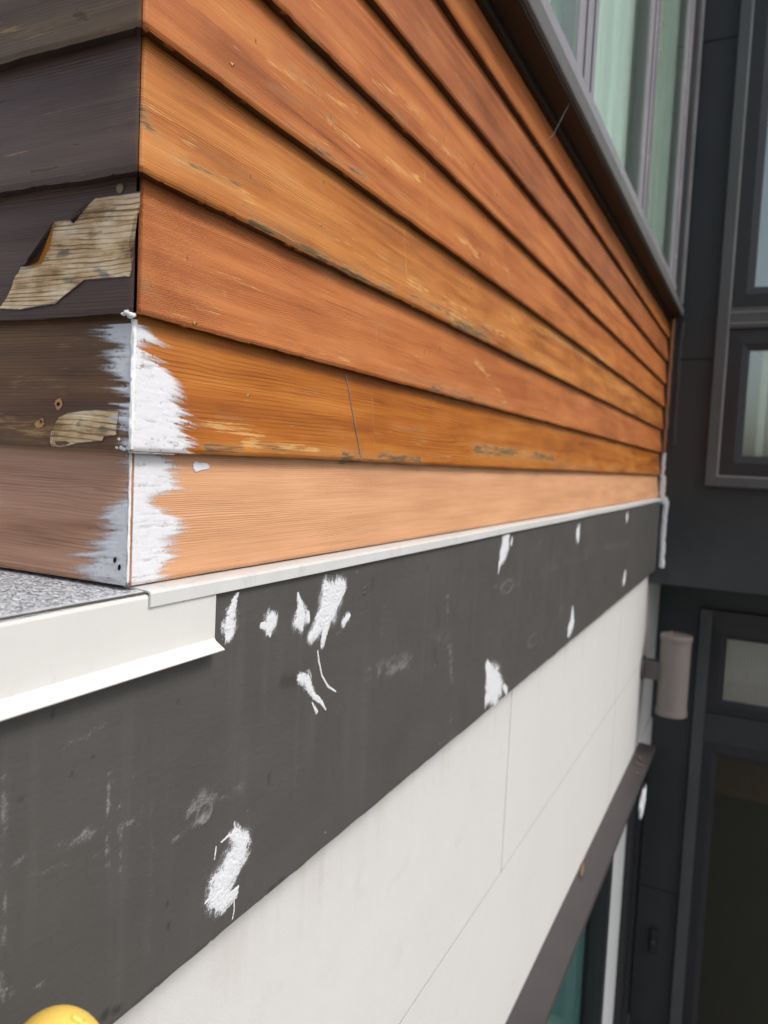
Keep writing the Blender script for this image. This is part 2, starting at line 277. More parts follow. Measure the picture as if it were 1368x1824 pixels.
def wood(name, dark, mid, light, seed=0., pitch=.0024, grain=.35, rough=.42, spec=.4, slope=0., pit=0., tone=1., coat=None, streaks=.65):
    s = N(name)
    L0 = (seed*3.7, seed*1.3, seed*.91)
    broad = s.noise(1, s.mp((2.2, 1, 38), L0), 4, .55, .4)
    blot = s.noise(1, s.mp((7, 1, 16), L0), 3, .5)
    fine = s.noise(1, s.mp((9, 1, 520), L0, (0, slope, 0)), 3, .6)
    warp = s.noise(1, s.mp((3.0, 1, 22), L0), 3, .5, .6)
    sp = s.n('ShaderNodeSeparateXYZ'); s.set(sp.inputs[0], s.mp((1, 1, 1), (0, 0, 0), (0, slope, 0)))
    ph = s.math('MULTIPLY_ADD', sp.outputs[2], 2*math.pi/pitch, s.math('MULTIPLY', warp, 34))
    line = s.ss(s.math('SINE', ph), .1, 1.)
    amp = s.ss(s.noise(1, s.mp((4, 1, 30), (seed, 2, 5)), 2), .32, .7)
    line = s.math('MULTIPLY', line, amp)
    col = s.ramp(s.math('ADD', s.math('MULTIPLY', broad, .7), s.math('MULTIPLY', blot, .3)), [(.37, dark), (.5, mid), (.63, light)])
    g = s.math('ADD', s.math('MULTIPLY', line, grain), s.math('MULTIPLY', s.ss(fine, .35, .7), grain*.55))
    col = s.mix(g, col, s.mix(1., col, (.45, .36, .3), 'MULTIPLY'))
    ds = s.ss(s.noise(1, s.mp((3.2, 1, 210), (seed, 6, 2)), 4, .6, .3), .56, .72); ls = s.ss(s.noise(1, s.mp((4.5, 1, 300), (seed, 9, 5)), 4, .6, .3), .60, .74)
    zone = s.ss(s.noise(1, s.mp((1.8, 1, 9), (seed, 3, 3)), 3), .40, .62)
    col = s.mix(s.math('MULTIPLY', s.math('MULTIPLY', ds, zone), streaks), col, s.mix(1., col, (.40, .34, .34), 'MULTIPLY'))
    col = s.mix(s.math('MULTIPLY', s.math('MULTIPLY', ls, zone), streaks*.75), col, tuple(min(1., c*1.35+.03)*(1. if tone == 1. else .8) for c in light))
    # wear painted as masks on the board, broken up along the grain
    at = s.attr('wear'); sw = s.n('ShaderNodeSeparateColor'); s.set(sw.inputs[0], at.outputs['Color'])
    br = s.noise(1, s.mp((26, 1, 560), (seed, 0, 3)), 5, .72)
    br2 = s.noise(1, s.mp((24, 1, 430), (seed, 4, 1)), 4, .65)
    yel = s.ss(s.math('ADD', sw.outputs[1], s.math('MULTIPLY_ADD', br2, 3.4, -1.7)), .42, 1.05)
    mil = s.ss(s.math('ADD', sw.outputs[0], s.math('MULTIPLY_ADD', br, 3.6, -1.8)), .60, 1.05)
    col = s.mix(s.math('MULTIPLY', sw.outputs[2], .7), col, s.mix(1., col, (.62, .52, .55), 'MULTIPLY'))
    col = s.mix(s.math('MULTIPLY', yel, .72), col, tuple(c*tone for c in (.72, .43, .16)))
    col = s.mix(s.math('MULTIPLY', s.math('MULTIPLY', sw.outputs[0], s.ss(br2, .3, .62)), .6), col, tuple(c*tone for c in (.33, .25, .13)))
    col = s.mix(s.math('MULTIPLY', mil, .82), col, tuple(c*tone for c in (.088, .070, .036)))
    # specks and nicks
    vo = s.n('ShaderNodeTexVoronoi'); s.set(vo.inputs['Vector'], s.mp((60, 1, 90), (seed, 0, 0))); vo.inputs['Scale'].default_value = 1
    sel = s.ss(s.noise(1, s.mp((9, 1, 14), (seed, 8, 0)), 2), .58, .66)
    spk = s.math('MULTIPLY', s.ss(vo.outputs['Distance'], .02, .12, 1, 0), sel)
    col = s.mix(s.math('MULTIPLY', spk, .75), col, tuple(c*.25 for c in mid))
    h = s.math('ADD', s.math('MULTIPLY', line, -.5), s.math('MULTIPLY', fine, .8))
    nb = s.bump(h, .8, .0005)
    if pit:
        pn = s.noise(950, None, 2); nb = s.bump(s.math('MULTIPLY', s.ss(pn, .35, .62), s.ss(sp.outputs[0], .02, .16, 1, .15)), pit, .0006, nb)
    nb = s.bump(s.noise(1, s.mp((16, 1, 34)), 3), .25, .0022, nb)
    rg = s.math('ADD', s.math('MULTIPLY', sw.outputs[0], .25), s.math('MULTIPLY_ADD', blot, .22, rough-.11))
    return s.done(col, rg, nb, spec, coat=coat)

def paint(name, col, rough=.5, var=.12, bump=.2, spec=.4, scale=60, streak=0., metal=None, grime=0.):
    s = N(name)
    a = s.noise(scale*.12, None, 4, .6); b = s.noise(1, s.mp((26, 26, 1.4)), 3)
    k = s.math('ADD', s.math('MULTIPLY', s.math('SUBTRACT', a, .5), var*2), s.math('MULTIPLY', s.math('SUBTRACT', b, .5), streak*2))
    c = s.mix(1., col, s.mix(s.math('ADD', .5, k), (0, 0, 0), (2, 2, 2)), 'MULTIPLY')
    if grime:
        vo = s.n('ShaderNodeTexVoronoi'); s.set(vo.inputs['Vector'], s.mp((1, 1, .6))); vo.inputs['Scale'].default_value = 70
        spk = s.math('MULTIPLY', s.ss(vo.outputs['Distance'], .04, .13, 1, 0), s.ss(s.noise(22, None, 2), .55, .62))
        smg = s.math('MULTIPLY', s.ss(s.noise(1, s.mp((45, 45, 18)), 4, .65), .55, .78), .35)
        c = s.mix(s.math('MULTIPLY', s.math('MAXIMUM', spk, smg), grime), c, tuple(x*.35 for x in col))
    nb = s.bump(s.noise(scale*8, None, 3), bump, .0008)
    if grime: nb = s.bump(s.noise(1, s.mp((7, 20, 20)), 2), .35, .004, nb)
    return s.done(c, s.math('MULTIPLY_ADD', a, .2, rough-.1), nb, spec, metal)

def spackle_mat(name, col, k=.45, lo=.10, hi=1.0):
    s = N(name)
    cv = s.attr('cover').outputs['Fac']
    n1 = s.noise(900, None, 3, .7); n2 = s.noise(160, None, 3)
    a = s.math('MULTIPLY', s.ss(s.math('ADD', cv, s.math('MULTIPLY_ADD', n1, k, -k*.5)), lo, hi), .97)
    c = s.mix(n2, tuple(x*.9 for x in col), col)
    s.done(c, .55, s.bump(s.math('ADD', n1, s.math('MULTIPLY', n2, 2.)), .35, .0005), .35)
    tr = s.n('ShaderNodeBsdfTransparent'); mx = s.n('ShaderNodeMixShader')
    s.set(mx.inputs[0], a); s.t.links.new(tr.outputs[0], mx.inputs[1]); s.t.links.new(s.b.outputs[0], mx.inputs[2])
    s.t.links.new(mx.outputs[0], s.o.inputs[0]); return s.m

def glass(name, tint, ior=1.7, rough=.015, base=0., frost=None):
    s = N(name)
    lw_ = s.n('ShaderNodeLayerWeight'); lw_.inputs[0].default_value = .5; r0 = max(base, ((ior-1)/(ior+1))**2)
    fr = s.math('MULTIPLY_ADD', s.math('POWER', lw_.outputs['Facing'], 5.), 1-r0, r0)
    tr = s.n('ShaderNodeBsdfTransparent'); tr.inputs[0].default_value = (*tint, 1)
    gl = s.n('ShaderNodeBsdfGlossy'); gl.inputs['Roughness'].default_value = rough; gl.inputs[0].default_value = (.93, .97, .90, 1)
    s.set(gl.inputs['Normal'], s.bump(s.noise(3, None, 1), .03, .01))
    mx = s.n('ShaderNodeMixShader'); s.set(mx.inputs[0], fr)
    s.t.links.new(gl.outputs[0], mx.inputs[2]); s.t.links.new(mx.outputs[0], s.o.inputs[0])
    if frost:
        df = s.n('ShaderNodeBsdfDiffuse'); df.inputs[0].default_value = (*frost[0], 1); m2 = s.n('ShaderNodeMixShader'); m2.inputs[0].default_value = frost[1]
        s.t.links.new(tr.outputs[0], m2.inputs[1]); s.t.links.new(df.outputs[0], m2.inputs[2]); s.t.links.new(m2.outputs[0], mx.inputs[1])
    else: s.t.links.new(tr.outputs[0], mx.inputs[1])
    return s.m

def panel_mat():
    s = N('white_panel_paint')
    sp = s.n('ShaderNodeSeparateXYZ'); s.set(sp.inputs[0], s.co)
    a = s.noise(3, None, 4, .6); st = s.noise(1, s.mp((30, 1, 1.2)), 4, .6); bl = s.noise(1, s.mp((9, 1, 14)), 4, .6)
    c = s.mix(a, (.655, .655, .640), (.70, .695, .675))
    run = s.math('MULTIPLY', s.ss(st, .45, .75), s.ss(s.math('ADD', sp.outputs[2], s.math('MULTIPLY', bl, .16)), -.46, -.30))
    c = s.mix(s.math('MULTIPLY', run, .5), c, (.58, .55, .48))
    c = s.mix(s.math('MULTIPLY', s.ss(bl, .58, .75), .22), c, (.50, .49, .46))
    vo = s.n('ShaderNodeTexVoronoi'); s.set(vo.inputs['Vector'], s.co); vo.inputs['Scale'].default_value = 14
    spk = s.math('MULTIPLY', s.ss(vo.outputs['Distance'], .02, .06, 1, 0), s.ss(s.noise(5, None, 2), .55, .62))
    c = s.mix(s.math('MULTIPLY', spk, .6), c, (.28, .26, .23))
    nb = s.bump(s.noise(380, None, 3), .35, .0010); nb = s.bump(s.noise(14, None, 3), .3, .006, nb)
    return s.done(c, .6, nb, .35)
M_white = panel_mat()
M_drip = paint('white_drip_metal', (.66, .67, .655), .35, .03, .03, .5, 30, .03, grime=.7)
M_flash = paint('white_coil_metal', (.70, .695, .665), .35, .03, .03, .5, 30, .02, grime=.45)
M_dark = paint('charcoal_wall_paint', (.038, .043, .046), .5, .12, .15, .35, 40, .05)
M_frame = paint('black_window_frame', (.022, .023, .027), .38, .08, .03, .45, 40)
M_trim = paint('grey_trim_metal', (.075, .08, .083), .42, .12, .06, .45, 40, .05)
M_sill = paint('grey_sill_metal', (.13, .13, .127), .45, .12, .06, .45, 40, .05)
M_mull = paint('grey_violet_mullion', (.30, .285, .305), .25, .08, .02, .5, 40)
M_silver = paint('silver_gasket', (.30, .29, .28), .35, .25, .1, .5, 60)
M_ledge = paint('brown_ledge_metal', (.062, .053, .055), .45, .14, .08, .45, 40)
M_lamp = paint('taupe_lamp_metal', (.19, .165, .155), .5, .06, .15, .4, 60)
M_lamp2 = paint('taupe_lamp_arm', (.10, .088, .086), .5, .06, .1, .4, 60)
M_soffit = paint('dark_soffit', (.028, .018, .011), .6, .2, .2, .3, 40)
M_core = paint('wall_core', (.05, .04, .035), .8, .1, .1, .2)
M_yellow = paint('yellow_plastic', (.92, .62, .13), .5, .08, .5, .4, 40)
M_ground = paint('dark_paving', (.17, .165, .16), .8, .15, .3, .3, 6)
M_curtain = paint('pale_green_curtain', (.70, .80, .735), .8, .05, .05, .2, 30)
M_blind = paint('pale_grey_blind', (.46, .48, .49), .7, .05, .05, .3, 30)
M_teal = paint('teal_curtain', (.12, .235, .235), .7, .2, .05, .3, 10)
M_room = paint('dim_room', (.05, .05, .04), .9, .3, 0, .2, 8)
M_transback = paint('cream_transom_backing', (.62, .60, .53), .8, .06, .05, .2, 30)  # for the unseen backing added to brighten the transom
M_brownbar = paint('brown_bar_behind_glass', (.22, .13, .06), .6, .2, .05, .3, 30)
M_glass = glass('window_glass', (.955, .985, .97), 1.5)
M_glassr = glass('coated_window_glass', (.94, .98, .96), 1.5, base=.30)
M_glassd = glass('dark_glass', (.88, .95, .945), 1.35)
M_reed = glass('reeded_glass', (.96, .96, .93), 1.45, .08, frost=((.85, .84, .76), .42))
M_reedd = glass('dark_reeded_glass', (.85, .86, .80), 1.3, .10, frost=((.075, .07, .05), .34))
M_spk = spackle_mat('white_filler', (.77, .78, .81))
M_dab = spackle_mat('white_filler_dab', (.80, .82, .85), 1.5, .12, .66)
M_caulk = paint('white_caulk', (.82, .83, .83), .45, .03, .5, .4, 120)
M_tancaulk = paint('stained_caulk', (.36, .16, .07), .45, .15, .4, .4, 80)
M_blackcaulk = paint('black_caulk', (.035, .037, .04), .35, .3, .5, .5, 90)
M_foil = paint('silver_plastic', (.68, .70, .72), .3, .2, .2, .6, 120)
M_leaf = paint('dry_leaf', (.22, .14, .09), .8, .2, .2, .2, 90)
M_pencil = paint('grey_paint_run', (.22, .22, .225), .6, .2, .2, .3, 90)
M_stain = paint('dried_stain_drip', (.24, .085, .02), .22, .1, .05, .6, 90)
M_film = paint('lifted_stain_film', (.085, .058, .060), .35, .15, .1, .5, 120)
M_flapshade = paint('amber_flap_shade', (.40, .15, .02), .5, .1, .1, .3, 120)  # colour of the orange-lit shadow beside the flap
M_chip = paint('splintered_wood', (.50, .27, .12), .8, .25, .6, .2, 200)
M_under = paint('stained_shaded_underside', (.055, .021, .009), .35, .3, .2, .45, 60)  # dark stain, with the shade under the lip put into the colour
M_under_side = paint('brown_shaded_underside', (.040, .024, .018), .4, .3, .2, .4, 60)  # same for the side wall: brown stain plus painted lip shade
M_groove = paint('reed_groove', (.015, .015, .012), .4, .1, 0, .4)
M_scr = paint('pale_scratch', (.72, .42, .26), .7, .2, .1, .2)
M_hole = paint('dark_hole', (.02, .012, .008), .9, .2, .2, .1)

def fascia_mat():
    s = N('dark_grey_fascia_paint')
    at = s.attr('marks'); sw = s.n('ShaderNodeSeparateColor'); s.set(sw.inputs[0], at.outputs['Color'])
    a = s.noise(9, None, 4, .6); b = s.noise(1, s.mp((40, 1, 3)), 3); br = s.noise(1, s.mp((60, 1, 190), (0, 0, 0), (0, .25, 0)), 4, .7)
    col = s.mix(a, (.070, .067, .063), (.096, .092, .086))
    col = s.mix(s.math('MULTIPLY', s.ss(b, .5, .8), .35), col, (.12, .117, .112))
    chn = s.ss(s.math('ADD', sw.outputs[0], s.math('MULTIPLY_ADD', s.noise(420, None, 3, .7), 1.2, -.6)), .12, .85)
    col = s.mix(s.math('MULTIPLY', chn, .8), col, (.33, .33, .325))
    col = s.mix(s.math('MULTIPLY', sw.outputs[1], .75), col, (.028, .025, .022))
    vo = s.n('ShaderNodeTexVoronoi'); s.set(vo.inputs['Vector'], s.co); vo.inputs['Scale'].default_value = 46
    sel = s.ss(s.noise(13, None, 2), .56, .64)
    spk = s.math('MULTIPLY', s.ss(vo.outputs['Distance'], .03, .085, 1, 0), sel)
    col = s.mix(s.math('MULTIPLY', spk, .8), col, (.45, .44, .41))
    vo2 = s.n('ShaderNodeTexVoronoi'); s.set(vo2.inputs['Vector'], s.mp((1, 1, 1), (3, 1, 7))); vo2.inputs['Scale'].default_value = 30
    spk2 = s.math('MULTIPLY', s.ss(vo2.outputs['Distance'], .03, .08, 1, 0), s.ss(s.noise(9, s.mp((1, 1, 1), (7, 3, 1)), 2), .57, .63))
    col = s.mix(s.math('MULTIPLY', spk2, .6), col, (.03, .026, .024))
    nb = s.bump(br, .45, .0011); nb = s.bump(s.noise(700, None, 2), .22, .0006, nb); nb = s.bump(s.noise(1, s.mp((5, 1, 22)), 3), .3, .004, nb)
    nb = s.bump(sw.outputs[2], .8, .0012, nb)
    return s.done(col, s.math('MULTIPLY_ADD', a, .2, .40), nb, .4)
M_fascia = fascia_mat()

def membrane_mat():
    s = N('grey_roof_membrane')
    n = s.noise(1, s.mp((330, 190, 1)), 2, .5, 1.2); n2 = s.noise(28, None, 3)
    c = s.ramp(n, [(.36, (.11, .12, .14)), (.45, (.26, .28, .30)), (.53, (.55, .57, .59)), (.60, (.80, .81, .83))])
    c = s.mix(s.math('MULTIPLY', n2, .3), c, (.34, .35, .37))
    sp = s.n('ShaderNodeSeparateXYZ'); s.set(sp.inputs[0], s.co)
    mg = s.ss(s.math('ADD', sp.outputs[1], s.math('MULTIPLY', s.noise(60, None, 2), .006)), -.0045, -.001, 1, 0)
    c = s.mix(s.math('MULTIPLY', mg, .85), c, (.52, .53, .54))
    return s.done(c, .5, s.bump(n, .6, .002), .4)
M_memb = membrane_mat()

def bare_mat():
    s = N('weathered_bare_wood')
    sp = s.n('ShaderNodeSeparateXYZ'); s.set(sp.inputs[0], s.co)
    warp = s.noise(1, s.mp((5, 1, 30)), 3, .5, .4)
    line = s.ss(s.math('SINE', s.math('MULTIPLY_ADD', sp.outputs[2], 2*math.pi/.0040, s.math('MULTIPLY', warp, 30))), .2, 1)
    fine = s.noise(1, s.mp((30, 1, 600)), 4, .7); bl = s.noise(1, s.mp((30, 30, 45)), 3)
    c = s.ramp(s.math('ADD', s.math('MULTIPLY', bl, .6), s.math('MULTIPLY', fine, .4)), [(.36, (.24, .145, .07)), (.47, (.58, .41, .23)), (.60, (.82, .68, .48))])
    c = s.mix(s.math('MULTIPLY', s.math('MULTIPLY', line, s.ss(s.noise(1, s.mp((20, 20, 120)), 3), .3, .65)), .85), c, (.17, .09, .04))
    st = s.ss(s.noise(1, s.mp((40, 40, 90), (2, 2, 4)), 3), .57, .68)
    c = s.mix(s.math('MULTIPLY', st, .7), c, (.12, .12, .11))
    return s.done(c, .8, s.bump(s.math('SUBTRACT', fine, line), .6, .0006), .2)
M_bare = bare_mat()

# ------------------------------------------------------------------ ground and hidden wall core
GZ = -3.25
o = pyd('ground', [(-60, -60, GZ), (60, -60, GZ), (60, 60, GZ), (-60, 60, GZ)], [(0, 1, 2, 3)], M_ground); tag(o, kind='structure')
core = bmesh.new()
add_box(core, .0170, 4.6, .0345, 2.2, -.03, .868)        # behind the upper boards
add_box(core, -2.0, 4.6, .040, 2.2, -1.24, -.034)        # behind the upper white panels
add_box(core, -2.0, 4.6, .26, 2.2, GZ, -1.244)
add_box(core, .0145, 3.50, .30, 2.2, .872, 2.9)
o = bm_obj('wall_core', core, M_core); tag(o, kind='structure')

# ------------------------------------------------------------------ clapboards
E = .11; XEND = 3.497
def face_y(dz):
    """depth of a board's front surface at height dz over its lower edge"""
    dz = np.asarray(dz, float)
    f = .0140*(dz-.0040)/.1160
    t = np.clip(dz/.0040, 0, 1)
    lip = .0020*(1-t)**1.5
    return np.where(dz >= .0040, f, lip)
ROWS = [.0008]+[0, .0003, .0008, .0016, .0025, .0034, .0042, .0052, .0066]+list(np.linspace(.0090, .113, 46))
YS = [.0150]+[float(face_y(z)) for z in ROWS[1:]]
def columns(Lb):
    xs = [0, .0008, .0018, .003, .0045]; d = .0035
    while xs[-1] < Lb-.02:
        xs.append(xs[-1]+d); d = min(d*1.012, .06)
    return np.array(xs+[Lb])
def board(name, k, Lb, side, mat, parent, wear, gap=0., seed=0, newb=False, ease=.0012):
    xs = columns(Lb); nr = len(ROWS); nc = len(xs)
    R = np.array(ROWS); Y = np.array(YS)
    S, Z = np.meshgrid(xs, R, indexing='ij'); Yg = np.repeat(Y[None, :], nc, 0).copy()
    amp = .3 if newb else 1.
    Yg += ease*np.clip(1-S/.0045, 0, 1)**1.2
    Yg += np.where(Z > .008, 1, .6)*(fbm(S*9+seed, Z*20+k*7, seed)-.5)*.0012*amp
    lipw = np.clip(1-Z/.013, 0, 1)**.5
    Zg = Z + k*E + lipw*((fbm(S*26+seed*3, np.full_like(S, k+.5), seed+4)-.5)*.0022 + (vn(S*160, np.full_like(S, k+.2), 3) > .86)*.0008)*amp
    Zg += (fbm(S*1.1, np.full_like(S, k*3.+seed), 9)-.5)*.0025*amp*(S > .1)
    # back of the board
    bk = np.full((nc, 1), .0165)
    S2 = np.concatenate([S, S[:, :1], S[:, :1]], 1); Y2 = np.concatenate([Yg, bk, bk], 1)
    Z2 = np.concatenate([Zg, np.full((nc, 1), k*E+.113), np.full((nc, 1), k*E+.0015)], 1)
    X2 = S2 + Y2 + gap                                            # mitred end at the house corner
    X2 = np.where(S2 >= Lb-1e-6, Lb, X2)
    m = nr+2
    if side: V = np.stack([-X2, Y2, Z2], -1).reshape(-1, 3)
    else: V = np.stack([X2, Y2, Z2], -1).reshape(-1, 3)
    f = []
    for i in range(nc-1):
        for j in range(m):
            a = i*m+j; b = i*m+(j+1) % m
            q = (a, a+m, b+m, b)
            f.append(q if not side else q[::-1])
    c0 = tuple(range(m)); c1 = tuple((nc-1)*m+j for j in range(m))
    f += [c0 if not side else c0[::-1], c1[::-1] if not side else c1]
    me = bpy.data.meshes.new(name); me.from_pydata(V.tolist(), [], f); me.update()
    x = X2.ravel(); z = Z2.ravel(); col = np.zeros((len(x), 4)); col[:, 3] = 1
    for kd, x0, z0, x1, z1, wd, stg in wear:
        zm = (z0+z1)/2
        if not (k*E-.012 < zm < (k+1)*E+.012): continue
        d, t = capsule(x, z, x0, z0, x1, z1)
        wd = max(wd, .0014)*(1.25+1.9*fbm(x*34+kd*5, z*150, 12+k, 3)) * (.55+.9*fbm(x*9, z*20, k+3))
        wd = np.minimum(wd, .017)
        col[:, kd] = np.maximum(col[:, kd], stg*(1-sstep(.0, 1.1, d/wd))*(.45+.85*sstep(.28, .62, fbm(x*(26 if x0 < .6 else 9)+kd, z*120, 33+k, 3))))
    if not newb:
        rr = np.random.default_rng(seed*17+k)
        for q in range(int(16*Lb)):
            cx = rr.uniform(.02, Lb)*rr.uniform(.2, 1); cz = k*E+rr.beta(1, 3)*.1+.004; ln = rr.uniform(.02, .12); kd = rr.choice([0, 1, 2], p=[.3, .4, .3])
            d, t = capsule(x, z, cx, cz, cx+ln, cz); col[:, kd] = np.maximum(col[:, kd], rr.uniform(.2, .5)*(1-sstep(0, 1, d/rr.uniform(.003, .009))))
    ca = me.color_attributes.new('wear', 'FLOAT_COLOR', 'POINT'); ca.data.foreach_set('color', col.ravel())
    o = link(name, me, mat, parent, True)
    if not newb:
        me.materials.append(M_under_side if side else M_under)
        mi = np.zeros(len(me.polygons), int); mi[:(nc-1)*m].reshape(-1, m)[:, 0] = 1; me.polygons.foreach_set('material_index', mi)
    # crisp far and near ends
    return o

main = empty('clapboard_wall', (0, 0, 0), 'orange stained wood clapboard wall running from the corner to the charcoal wall', 'wall')
side = empty('clapboard_wall', (0, 0, 0), 'dark brown wood clapboard wall left of the corner, with peeling stain', 'wall')
side.rotation_euler = (0, 0, -math.pi/2); side['_rot'] = 1
tones = [None,
 ((.30, .085, .010), (.44, .138, .016), (.54, .200, .032)),
 ((.39, .118, .032), (.49, .160, .044), (.57, .205, .062)),
 ((.34, .112, .024), (.50, .178, .038), (.61, .255, .064)),
 ((.36, .110, .027), (.49, .158, .039), (.58, .218, .058)),
 ((.36, .110, .028), (.48, .154, .041), (.57, .208, .058)),
 ((.27, .084, .027), (.39, .124, .038), (.49, .172, .054)),
 ((.33, .098, .022), (.45, .142, .033), (.54, .192, .050))]
boards = []
for k in range(8):
    if k == 0:
        mt = wood('fresh_cedar', (.63, .325, .165), (.68, .36, .19), (.72, .395, .215), 1.3, .0021, .36, .55, .3, streaks=.25)
    else:
        mt = wood('stained_cedar', *tones[k], seed=k*1.7, pitch=[0, .0042, .0021, .0023, .0021, .0022, .0026, .002][k],
                  grain=[0, .46, .40, .55, .42, .42, .55, .32][k], rough=.44, spec=.35, slope=[0, 0, .05, .0, -.02, .02, 0, 0][k], pit=.7 if k == 2 else 0)
    boards.append(board('board', k, XEND, False, mt, main, WEAR_MAIN, gap=[0, 0, .0022, .0006, .0004, .0008, 0, 0][k], seed=k+1, newb=(k == 0), ease=.0034 if k == 2 else .0024))
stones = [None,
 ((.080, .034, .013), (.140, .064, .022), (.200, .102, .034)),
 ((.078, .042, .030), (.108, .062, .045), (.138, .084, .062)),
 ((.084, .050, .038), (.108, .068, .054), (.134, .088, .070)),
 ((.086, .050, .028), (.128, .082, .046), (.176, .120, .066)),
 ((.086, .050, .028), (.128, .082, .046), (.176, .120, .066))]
sboards = []
for k in range(8):
    if k == 0:
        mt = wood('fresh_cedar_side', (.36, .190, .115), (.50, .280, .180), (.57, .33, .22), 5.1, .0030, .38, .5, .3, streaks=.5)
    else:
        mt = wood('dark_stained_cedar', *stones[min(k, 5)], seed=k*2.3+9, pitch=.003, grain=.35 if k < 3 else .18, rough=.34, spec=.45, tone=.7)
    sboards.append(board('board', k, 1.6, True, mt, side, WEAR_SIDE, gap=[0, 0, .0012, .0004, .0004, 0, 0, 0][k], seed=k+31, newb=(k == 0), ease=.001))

# ------------------------------------------------------------------ white filler brushed over the corner
def film(name, parent, surf, u0, u1, v0, v1, res, cover, mat, thick=.0006, seed=0):
    nu = int((u1-u0)/res)+1; nv = int((v1-v0)/res)+1
    U, Vv = np.meshgrid(np.linspace(u0, u1, nu), np.linspace(v0, v1, nv), indexing='ij')
    c = cover(U, Vv)
    P, n = surf(U, Vv)
    h = .00012 + thick*np.clip(c, 0, 1.3)*(.5+.5*fbm(U*60, Vv*420, seed+5)+.5*fbm(U*140, Vv*140, seed+8))
    P = P + n*h[..., None]
    keep = np.maximum.reduce([c[:-1, :-1], c[1:, :-1], c[:-1, 1:], c[1:, 1:]]) > .04
    idx = -np.ones(nu*nv, int); f = []
    ii, jj = np.nonzero(keep)
    q = np.stack([ii*nv+jj, (ii+1)*nv+jj, (ii+1)*nv+jj+1, ii*nv+jj+1], -1)
    if len(q) == 0: return None
    used = np.unique(q); idx[used] = np.arange(len(used)); q = idx[q]
    me = bpy.data.meshes.new(name); me.from_pydata(P.reshape(-1, 3)[used].tolist(), [], q.tolist()); me.update()
    a = me.attributes.new('cover', 'FLOAT', 'POINT'); a.data.foreach_set('value', np.clip(c.reshape(-1)[used], 0, 1.2))
    return link(name, me, mat, parent, True)
def surf_board(k, sidev):
    def s(U, V):
        y = face_y(V-k*E); y2 = face_y(V-k*E+.0006)
        n = np.stack([np.zeros_like(U), -np.ones_like(U), (y2-y)/.0006*1.0], -1)
        n = n/np.linalg.norm(n, axis=-1, keepdims=True)
        n[..., 2] = -n[..., 2]*0 + n[..., 2]
        X = -U if sidev else U
        return np.stack([X, y-.0004, V], -1), n
    return s
def edge_cover(E_, seed, start, feather=.042, fing=.012, extra=None, holes=.25, slope=0.):
    E2 = sorted(E_); zz = np.array([p[0] for p in E2]); rr_ = np.array([p[1] for p in E2])
    def c(U, V):
        v2 = V + U*slope
        reach = np.interp(v2, zz, rr_)
        reach = reach + (fbm(v2*230, U*5, seed, 2)-.5)*fing*1.3
        t = np.clip((reach-U)/feather + .44, 0, 1)
        st = fbm(v2*560, U*13, seed+7, 2)
        c = t**1.25
        c = c*(1-np.clip(1.1-c, 0, 1)*1.05*sstep(.34, .66, st)); c = c*1.12 + .12*(fbm(U*40, V*260, seed+15, 2)-.5)
        c = c - holes*.5*sstep(.60, .78, fbm(U*45, V*420, seed+9, 2)) - holes*.45*sstep(.70, .80, fbm(U*330, V*430, seed+12, 2)) - holes*.35*sstep(.5, .8, fbm(U*25, V*60, seed+2, 2))
        c = c*sstep(start-.0004, start+.0010, U-np.maximum(face_y(V % E), 0))
        if extra is not None: c = np.maximum(c, extra(U, V))
        return np.clip(c, 0, 1.2)
    return c
def blob0(U, V):
    d, t = capsule(U, V, .092, .0985, .108, .0988)
    return 1.15*sstep(1., .55, d/(.0052*(1.1-.5*t)) + (fbm(V*1500, U*120, 4)-.5)*.5)
film('filler_smear', boards[1], surf_board(1, False), .0005, .105, .1105, .2135, .00075, edge_cover(EDGE_R1, 3, .0005, holes=.62, fing=.010, slope=.18), M_spk, .0005, 1)
film('filler_smear', boards[0], surf_board(0, False), .0005, .118, .0008, .1085, .00075, edge_cover(EDGE_R0, 11, .003, holes=.55, fing=.010, extra=blob0, slope=.04), M_spk, .0005, 2)
film('filler_smear', sboards[1], surf_board(1, True), .0005, .10, .1105, .2135, .00075, edge_cover(EDGE_L1, 21, .0005, holes=.55, fing=.022, slope=-.05), M_spk, .0005, 3)
film('filler_smear', sboards[0], surf_board(0, True), .0005, .12, .0008, .1085, .00075, edge_cover(EDGE_L0, 37, .0005, holes=.45, fing=.020, slope=.1), M_spk, .0004, 4)
def corner_bead(z0, z1, rad, mat, k, name='caulk_bead', lump=.35, n=40, off=.0004):
    pts = []; rads = []
    for i in range(n):
        z = z0+(z1-z0)*i/(n-1); y = float(face_y(z-k*E))+.0004
        q = off+.0006*(float(vn(i*.5, 1.3, k))-.5)
        pts.append((y-q, y-q, z)); rads.append(rad*(.75+.5*float(vn(i*.33, 2.7, k+3))))
    return tube(name, pts, rads, mat, main, 9, lump, k)
o = corner_bead(.1095, .2165, .0021, M_caulk, 1); o.parent = boards[1]
o = corner_bead(.001, .1085, .0010, M_caulk, 0); o.parent = boards[0]
